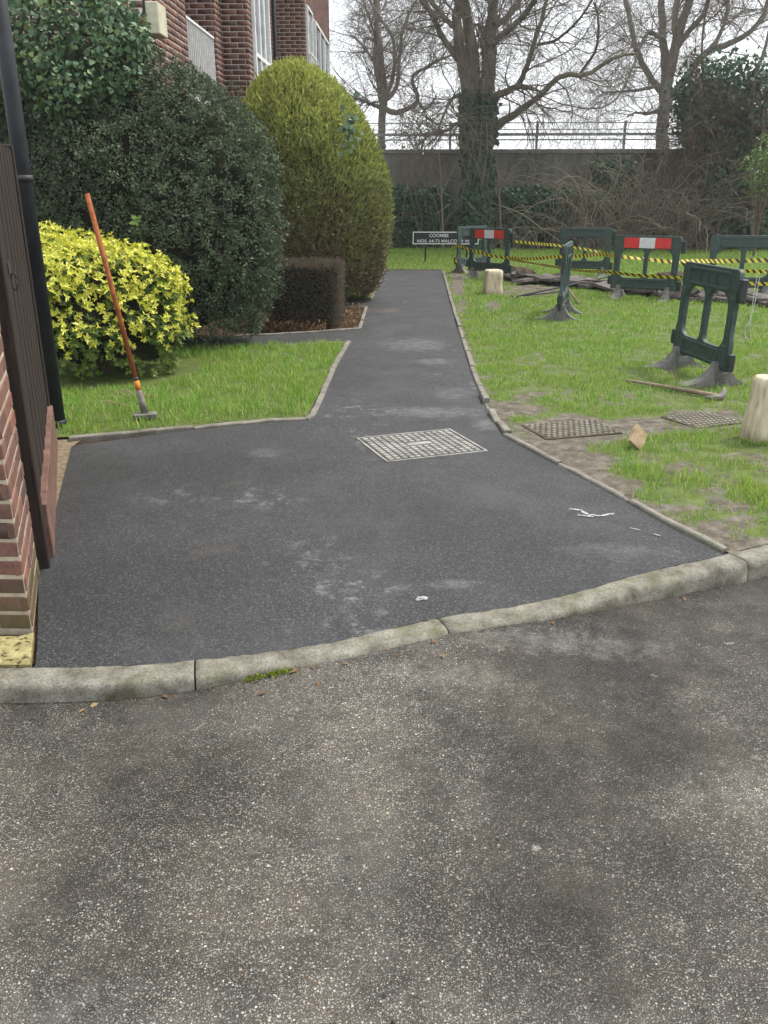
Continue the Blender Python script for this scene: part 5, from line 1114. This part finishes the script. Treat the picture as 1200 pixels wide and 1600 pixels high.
# thin mist over the whole garden
hz = NT('mist'); hz.t.nodes.remove(hz.b); pv = hz.n('ShaderNodeVolumePrincipled'); pv.inputs['Color'].default_value = (0.93, 0.95, 0.97, 1); pv.inputs['Density'].default_value = 0.0009; pv.inputs['Anisotropy'].default_value = 0.2
hz.l(pv.outputs[0], hz.out.inputs['Volume'])
tag(link('haze', box_mesh('haze', -310, 310, -310, 310, -1.3, 16.0), hz.m), 'thin pale mist in the air over the whole garden', 'haze', kind='stuff')
# ------------------------------------------------------------------ works barriers
def curve_mesh(name, outer, holes, thick, bev=0.004):
    cu = bpy.data.curves.new(name, 'CURVE'); cu.dimensions = '2D'; cu.fill_mode = 'BOTH'; cu.extrude = thick / 2 - bev; cu.bevel_depth = bev; cu.bevel_resolution = 1; cu.offset = -bev
    for pts in [outer] + holes:
        s = cu.splines.new('POLY'); s.points.add(len(pts) - 1); s.use_cyclic_u = True
        for q, (x, y) in zip(s.points, pts): q.co = (x, y, 0, 1)
    o = bpy.data.objects.new(name, cu); COL.objects.link(o); dg = bpy.context.evaluated_depsgraph_get()
    me = bpy.data.meshes.new_from_object(o.evaluated_get(dg)); bpy.data.objects.remove(o); bpy.data.curves.remove(cu)
    me.transform(Matrix.Rotation(math.pi / 2, 4, 'X')); me.name = name; return me
def rrect(x0, x1, z0, z1, r, n=5):
    if np.isscalar(r): r = (r,) * 4
    out = []
    for (cx, cz, a0, rr) in ((x1 - r[0], z1 - r[0], 0, r[0]), (x0 + r[1], z1 - r[1], 90, r[1]), (x0 + r[2], z0 + r[2], 180, r[2]), (x1 - r[3], z0 + r[3], 270, r[3])):
        for k in range(n + 1): a = math.radians(a0 + 90 * k / n); out.append((cx + rr * math.cos(a), cz + rr * math.sin(a)))
    return out
outer = [(-0.53, 0.15), (-0.30, 0.15), (-0.28, 0.165), (0.28, 0.165), (0.30, 0.15), (0.53, 0.15), (0.545, 0.165), (0.545, 0.40), (0.525, 0.43), (0.525, 0.80), (0.545, 0.83), (0.54, 0.965), (0.52, 0.99), (0.49, 1.0),
         (-0.49, 1.0), (-0.52, 0.99), (-0.54, 0.965), (-0.545, 0.83), (-0.525, 0.80), (-0.525, 0.43), (-0.545, 0.40), (-0.545, 0.165)]
holes = [rrect(0.034, 0.42, 0.335, 0.80, (0.15, 0.09, 0.06, 0.10)), rrect(-0.42, -0.034, 0.335, 0.80, (0.09, 0.15, 0.10, 0.06))]
ME = {}
ME['frame'] = curve_mesh('frame', outer, holes, 0.042)
ME['rim'] = curve_mesh('rim', rrect(-0.39, 0.39, 0.815, 0.97, 0.015), [rrect(-0.365, 0.365, 0.838, 0.948, 0.012)], 0.066, 0.003)
ME['lrim'] = curve_mesh('rim', rrect(-0.36, 0.36, 0.18, 0.318, 0.015), [rrect(-0.335, 0.335, 0.202, 0.296, 0.012)], 0.062, 0.003)
ME['stiff1'] = box_mesh('stiffener', -0.035, 0.035, -0.029, 0.029, 0.17, 0.37, 0.006); ME['stiff2'] = box_mesh('stiffener', -0.03, 0.03, -0.029, 0.029, 0.44, 0.77, 0.006)
ME['rib'] = box_mesh('rib', -0.006, 0.006, -0.027, 0.027, 0.845, 0.94)
def lug(x0, x1, z0, z1, d=0.03):
    bm = bmesh.new(); bm_box(bm, x0, x1, -d, d, z0, z1, 0.008); bm_box(bm, x0 + 0.012, x1 - 0.012, -d - 0.006, d + 0.006, z0 + 0.03, z1 - 0.03, 0.004); return bm_mesh('connector', bm)
ME['c1'] = lug(0.548, 0.61, 0.74, 0.93); ME['c2'] = lug(0.548, 0.60, 0.16, 0.31); ME['c3'] = lug(-0.60, -0.548, 0.22, 0.36)
fp = [(-0.34, 0.0), (-0.335, 0.012), (-0.22, 0.035), (-0.13, 0.085), (-0.075, 0.16), (-0.06, 0.215), (0.06, 0.215), (0.075, 0.16), (0.13, 0.085), (0.22, 0.035), (0.335, 0.012), (0.34, 0.0)]
V, F = [], []
for k, (w, sh) in enumerate(((0.05, 1.0), (0.055, 1.0))): pass
n = len(fp); V = [(sx * (0.028 + 0.05 * (1 - z / 0.215)), y, z) for sx in (-1, 1) for y, z in fp]
F = [tuple(range(n)), tuple(range(2 * n - 1, n - 1, -1))] + [(i, n + i, n + (i + 1) % n, (i + 1) % n) for i in range(n)]
bm = bmesh.new(); m0 = pymesh('foot', V, F); bm.from_mesh(m0)
for s in (-1, 1):
    bm_box(bm, s * 0.052, s * 0.075, -0.05, 0.05, 0.03, 0.13, 0.004); bm_box(bm, s * 0.06, s * 0.082, -0.035, 0.035, 0.05, 0.062); bm_box(bm, s * 0.06, s * 0.082, -0.035, 0.035, 0.078, 0.09)
ME['foot'] = bm_mesh('foot', bm); bpy.data.meshes.remove(m0)
ME['band'] = box_mesh('reflective_panel', -0.1245, 0.1245, -0.012, 0.0, 0.808, 0.968, 0.002)
ME['band2'] = ME['band'].copy()
for k, m in (('frame', 'green_plastic'), ('rim', 'green_plastic'), ('lrim', 'green_plastic'), ('stiff1', 'green_plastic'), ('stiff2', 'green_plastic'), ('rib', 'green_plastic'), ('c1', 'dark_plastic'), ('c2', 'dark_plastic'), ('c3', 'dark_plastic'), ('foot', 'rubber'), ('band', 'red'), ('band2', 'white_r')):
    ME[k].materials.clear(); ME[k].materials.append(M[m])
def ppx(p): return p
def barrier(a, b, label, band=False, lean=0.0, flip=False):
    a, b = np.array(a), np.array(b); c = (a + b) / 2; rz = math.atan2(*(b - a)[::-1])
    r = tag(empty('works_barrier', (*c, 0.004), rz), label, 'barrier', 'green plastic works barriers round the dig'); r.rotation_euler = (lean, 0, rz)
    fo = link('frame', ME['frame'], None, r)
    if not band: link('rim', ME['rim'], None, fo)
    link('rim', ME['lrim'], None, fo); 
    for x in (-0.468, 0.468): link('stiffener', ME['stiff1'], None, fo, (x, 0, 0)); link('stiffener', ME['stiff2'], None, fo, (x, 0, 0))
    for x in ((-0.15, 0, 0.15) if not band else ()): link('rib', ME['rib'], None, fo, (x, 0, 0))
    link('connector', ME['c1'], None, r); link('connector', ME['c2'], None, r); link('connector', ME['c3'], None, r)
    for x in (-0.40, 0.40): link('foot', ME['foot'], None, r, (x, 0, 0))
    if band:
        s = 1 if flip else -1
        for k, m in ((-1, 'band'), (0, 'band2'), (1, 'band')):
            o = link('reflective_panel', ME[m], None, r, (k * 0.251, s * 0.0235, 0));
            if flip: o.rotation_euler = (0, 0, math.pi)
            o['label'] = ('white' if k == 0 else 'red') + ' reflective panel on the top rail'
    return r
B = {}
B[1] = barrier((0.98, 18.35), (1.80, 17.55), 'green barrier with red and white band beside the path end', True)
B[2] = barrier((0.72, 19.05), (1.52, 20.0), 'plain green barrier joined behind the left red and white one')
B[3] = barrier((2.92, 18.75), (3.98, 18.45), 'plain green barrier behind the edge on one, near the brambles')
B[4] = barrier((1.85, 11.5), (2.11, 12.58), 'green barrier seen edge on in the middle of the lawn', lean=0.03)
B[5] = barrier((3.16, 14.6), (4.16, 14.05), 'green barrier with red and white band in the centre of the lawn', True)
B[6] = barrier((4.78, 14.75), (5.88, 14.55), 'plain green barrier cut off by the right edge of the picture')
B[7] = barrier((2.50, 8.36), (2.65, 7.27), 'nearest green barrier standing alone on the grass', lean=-0.02)

# hazard tape
def tape(pts, label, w=0.055, sag=0.04, twist=0.5, n=60):
    p = smooth_poly(np.array(pts), n); d = np.r_[0, np.cumsum(np.linalg.norm(np.diff(p, axis=0), axis=1))]
    tn = unit(np.gradient(p, axis=0)); side = unit(np.cross(tn, np.array([0, 0, 1.]))); up = np.cross(side, tn)
    ph = np.cumsum(rng.normal(size=n) * 0.06) + np.sin(d * 1.3) * twist * 0.5; wv = unit(up * np.cos(ph)[:, None] + side * np.sin(ph)[:, None]) * (w / 2)
    o3 = np.cross(tn, wv); o3 = unit(o3) * 0.0006
    V = np.stack([p - wv - o3, p + wv - o3, p + wv + o3, p - wv + o3], 1).reshape(-1, 3)
    Fq = [(i * 4 + k, i * 4 + (k + 1) % 4, i * 4 + 4 + (k + 1) % 4, i * 4 + 4 + k) for i in range(n - 1) for k in range(4)]
    me = pymesh('hazard_tape', V, Fq); run = np.repeat(d / 0.11, 4) + np.tile([0, 0.5, 0.5, 0], n) + 10
    me.attributes.new('run', 'FLOAT', 'POINT').data.foreach_set('value', run.astype(np.float32))
    return tag(link('hazard_tape', me, M['tape']), label, 'hazard tape', 'yellow and black hazard tapes between barriers')
tape([AT(738, 391, 18.0), AT(765, 399, 17.7), AT(795, 403, 17.45), AT(835, 404, 16.6), AT(870, 401, 16.0), AT(912, 400, 15.4), AT(950, 396, 14.62)], 'upper hazard tape from the left red and white barrier to the centre one')
tape([AT(795, 404, 17.4), AT(830, 411, 16.6), AT(868, 417, 15.9), AT(910, 423, 15.2), AT(950, 425, 14.5), AT(985, 429, 14.2), AT(1022, 432, 14.0), AT(1066, 434, 13.9)], 'low hazard tape running past the front of the centre barrier')
tape([AT(793, 376, 17.6), AT(830, 380, 17.9), AT(866, 383, 18.5), AT(905, 388, 18.35), AT(938, 394, 18.3)], 'thin high hazard tape reaching the rear barrier')
tape([AT(940, 397, 18.2), AT(958, 401, 15.2), AT(967, 401, 14.62), AT(1010, 405, 14.4), AT(1050, 409, 14.2), AT(1085, 408, 14.4), AT(1135, 408, 14.75), AT(1175, 407, 14.65), AT(1225, 406, 14.6)], 'high hazard tape behind the centre barrier running to the right edge', 0.075)
tape([AT(1062, 412, 14.0), AT(1110, 420, 13.9), AT(1150, 423, 14.3), AT(1230, 425, 14.4)], 'middle hazard tape passing behind the nearest barrier')
tape([AT(1066, 432, 13.9), AT(1110, 440, 13.9), AT(1150, 442, 13.9), AT(1230, 445, 13.6)], 'lowest hazard tape passing behind the nearest barrier')
tape([AT(704, 388, 19.0), AT(716, 384, 18.6), AT(728, 388, 18.35), AT(738, 391, 18.25)], 'short hazard tape wound between the two left barriers')
tape([AT(706, 396, 18.95), AT(708, 404, 18.9), AT(716, 410, 18.8)], 'loose end of hazard tape hanging on the left barrier', n=20)

# name board
sx0, sx1 = AT(645, 372, 22.45)[0], AT(748, 372, 22.45)[0]; sz0, sz1 = AT(645, 381.5, 22.45)[2], AT(645, 362, 22.45)[2]
sg = tag(empty('name_board', ((sx0 + sx1) / 2, 22.45, 0)), 'long black name board with white lettering at the end of the path', 'sign'); hw = (sx1 - sx0) / 2
bo = link('board', box_mesh('board', -hw, hw, 0, 0.03, sz0, sz1), M['sign_black'], sg)
bm = bmesh.new(); t_ = 0.022
for a in ((-hw, hw, sz1 - t_, sz1), (-hw, hw, sz0, sz0 + t_), (-hw, -hw + t_, sz0 + t_, sz1 - t_), (hw - t_, hw, sz0 + t_, sz1 - t_)): bm_box(bm, a[0], a[1], -0.006, -0.001, a[2], a[3])
link('border', bm_mesh('border', bm), M['sign_white'], bo)
def text(body, px, py, size, width, name):
    cu = bpy.data.curves.new(name, 'FONT'); cu.body = body; cu.size = size; cu.extrude = 0.002; cu.offset = 0.0008; cu.align_x = 'LEFT'
    o = bpy.data.objects.new(name, cu); COL.objects.link(o); dg = bpy.context.evaluated_depsgraph_get(); me = bpy.data.meshes.new_from_object(o.evaluated_get(dg)); bpy.data.objects.remove(o)
    xs_ = [v.co.x for v in me.vertices]; sc = width / (max(xs_) - min(xs_)); me.transform(Matrix.Scale(sc, 4, (1, 0, 0))); me.transform(Matrix.Rotation(math.pi / 2, 4, 'X'))
    q = AT(px, py, 22.44); link(name, me, M['sign_white'], bo, (q[0] - sg.location.x, -0.004, q[2]))
pxm = (sx1 - sx0) / 103.0
text('COOMBE', 670.5, 370.5, 0.115, 30 * pxm, 'lettering'); text('NOS. 64-72 MALCOLM WAY', 651.5, 378.8, 0.105, 91 * pxm, 'lettering')
for px in (664.5, 729): x = AT(px, 400, 22.45)[0] - sg.location.x; link('post', box_mesh('post', x - 0.022, x + 0.022, 0.032, 0.076, -0.02, sz1 - 0.02), M['sign_black'], sg)

# cream timber stumps
def stump(px, py, w, h, label, seed, sq=3.2, lean=0.0):
    c = G(px, py); r = tag(empty('timber_stump', (*c, 0)), label, 'stump', 'short cream timber posts on the lawn'); r.rotation_euler = (0, lean, 0.2)
    def fn(u, v):
        a = u * 2 * math.pi; k = (np.abs(np.cos(a)) ** sq + np.abs(np.sin(a)) ** sq) ** (-1 / sq); z = np.minimum(v * 1.12, 1.0) * h
        f = np.where(v > 0.86, np.clip((1 - v) / 0.14, 0, 1) ** 0.35, 1.0) * np.interp(v, [0, .8, .86, 1], [1.04, 1, .97, .93]); z = z + np.where(v > .86, 0.012 * np.sin((v - .86) / .14 * 1.57), 0)
        p = np.stack([w / 2 * k * f * np.cos(a), w / 2 * k * f * np.sin(a), z - 0.01], 1); d = np.stack([np.cos(a), np.sin(a), 0 * a], 1)
        return p + d * ((fbm(p * np.array([18, 18, 4]), seed, 3) - .5) * .022 + (fbm(p * 6, seed + 4, 2) - .5) * .03)[:, None]
    p, q = surf_grid(fn, 48, 40); link('body', npmesh('body', p, q, True), M['stump'], r); return r
stump(769, 460, 0.30, 0.42, 'far cream timber stump on the grass beside the path', 3, 4.5)
s2 = stump(1192, 692, 0.265, 0.45, 'near cream timber stump at the right edge with a dark fixing', 6, 3.0, 0.07)
link('fixing', box_mesh('fixing', 0.02, 0.10, -0.17, -0.12, 0.06, 0.11, 0.006), M['dark_iron'], s2)

# broken asphalt lifted from the old path
def shard(rx, ry, th):
    k = random.randint(5, 7); an = sorted(random.random() * 0.8 + 2 * math.pi * i / k for i in range(k)); pts = [(rx * math.cos(a) * random.uniform(.7, 1.1), ry * math.sin(a) * random.uniform(.7, 1.1)) for a in an]
    V = [(x, y, z) for z in (0, 1) for x, y in pts]; V = [(x * (1 + .05 * (1 - z)), y * (1 + .05 * (1 - z)), z * th + random.uniform(-.006, .006)) for x, y, z in V]
    bm = bmesh.new(); m0 = pymesh('broken_slab', V, [tuple(range(k))[::-1], tuple(range(k, 2 * k))] + [(i, (i + 1) % k, k + (i + 1) % k, k + i) for i in range(k)]); bm.from_mesh(m0); bpy.data.meshes.remove(m0); return bm_mesh('broken_slab', bm)
shards = [shard(random.uniform(.16, .34), random.uniform(.12, .22), random.uniform(.03, .06)) for _ in range(14)]
for m in shards: m.materials.append(M['slab'])
for k in range(150):
    q = line[random.randrange(200)] + np.array([random.uniform(-.25, .25), random.uniform(-.62, .5)]); lay = random.random()
    o = link('broken_slab', shards[k % 14], None, None, (*q, 0.03 + lay * 0.08)); o.rotation_euler = (random.uniform(-.16, .16), random.uniform(-.16, .16), random.random() * 6.28)
    if lay < 0.12: o.rotation_euler = (random.uniform(-.6, .6), random.uniform(-.4, .4), random.random() * 6.28); o.location.z = 0.11
    tag(o, 'broken slab of old asphalt in the row of rubble across the lawn', 'rubble slab', 'broken asphalt slabs across the lawn')
for (px, py, s, lab) in ((805, 431, .30, 'dark heap of soil behind the left red and white barrier'), (1052, 442, .34, 'dark heap of soil right of the centre barrier')):
    c = G(px, py)
    def fn(u, v, s=s):
        a = u * 2 * math.pi; rr = s * np.cos(v * math.pi / 2) ** .7; p = np.stack([rr * np.cos(a) * 1.3, rr * np.sin(a), .55 * s * np.sin(v * math.pi / 2)], 1); return p * (0.7 + 0.7 * fbm(p * 9, 44, 3))[:, None]
    p, q = surf_grid(fn, 40, 20); tag(link('soil_heap', npmesh('soil_heap', p, q), M['soil'], None, (*c, 0.0)), lab, 'soil heap')

# tools and bits on the grass
a = np.array([*G(808, 469), 0.06]); b = np.array([*G(948, 446), 0.16])
pk = tag(empty('long_tool', tuple(a)), 'long iron bar lying behind the edge on barrier', 'tool'); link('bar', tube_mesh('bar', [np.zeros(3), (b - a)], 0.016, 8), M['dark_iron'], pk); link('claw', tube_mesh('claw', [(0, 0, 0), (-.03, -.02, -.03), (-.07, -.05, -.02), (-.1, -.06, .03)], [.018, .018, .014, .008], 7, 10), M['dark_iron'], pk)
a = np.array([*G(818, 467), 0.05]); b = np.array([*G(882, 462), 0.08]); tag(link('iron_rod', tube_mesh('iron_rod', [a, b], 0.012, 7), M['dark_iron']), 'short dark rod alongside the long iron bar', 'rod')
a = np.array([*G(895, 463), 0.14]); b = np.array([*G(901, 477), 0.03]); tag(link('timber_lath', tube_mesh('timber_lath', [a + np.array([-.1, .35, .05]), b + np.array([.02, -.05, 0])], 0.02, 4), M['tool_wood']), 'pale timber lath leaning by the edge on barrier', 'lath')
a = np.array([*G(975, 600), 0.035]); b = np.array([*G(1122, 628), 0.045])
sl = tag(empty('pickaxe', tuple(b)), 'old wooden handled pick lying on the grass near the manhole covers', 'tool')
link('handle', tube_mesh('handle', smooth_poly([a - b, (a - b) * .5 + np.array([0, 0, .006]), np.zeros(3)], 16), np.linspace(.012, .022, 16), 8), M['tool_wood'], sl)
u_ = unit((b - a)[None])[0]; sd_ = np.array([-u_[1], u_[0], 0]); link('head', tube_mesh('head', [sd_ * -.12 + u_ * -.06, sd_ * -.06 + u_ * .0, np.zeros(3) + u_ * .015, sd_ * .06 + u_ * .005 + np.array([0, 0, .03]), sd_ * .10 + u_ * -.02 + np.array([0, 0, .05])], [.012, .022, .03, .022, .012], 8, 14), M['iron'], sl)
c = G(994, 704); bm = bmesh.new(); bm_box(bm, -.06, .06, -.07, .07, -.016, .016, .004); me = bm_mesh('wood_offcut', bm)
o = link('wood_offcut', me, M['wood'], None, (c[0], c[1], 0.085)); o.rotation_euler = (1.05, 0.75, 0.3); tag(o, 'pale square wood offcut tilted up beside the lawn covers', 'wood offcut')
w_ = [AT(1183, 430, 13.2), AT(1178, 460, 12.2), AT(1172, 500, 11.0), np.array([*G(1163, 520), 0.06]), np.array([*G(1165, 533), 0.02]), np.array([*G(1172, 531), 0.02]), AT(1172, 505, 10.9), AT(1180, 470, 11.9), AT(1187, 432, 13.1)]
tag(link('steel_wire', tube_mesh('steel_wire', w_, 0.0045, 5, 70), M['steel']), 'loose loop of grey wire trailing onto the grass behind the nearest barrier', 'wire')
# moss along the kerb foot
q = np.array([(x, yk(x) - 0.140, zroad(x, 0) + 0.003) for x in np.linspace(*[G(p_, 1045)[0] for p_ in (385, 455)], 26)]); n = 340
pp = q[rng.integers(0, 26, n)] + rng.normal(size=(n, 3)) * np.array([.006, .007, .003]); tag(link('moss', npmesh('moss', *leaves(pp, rng.normal(size=(n, 3)) + np.array([0, 0, 1.]), rng.normal(size=(n, 3)), .006 + .009 * rng.random(n), *LEAF4)), M['moss']), 'strip of bright moss at the foot of the dropped kerb', 'moss', kind='stuff')
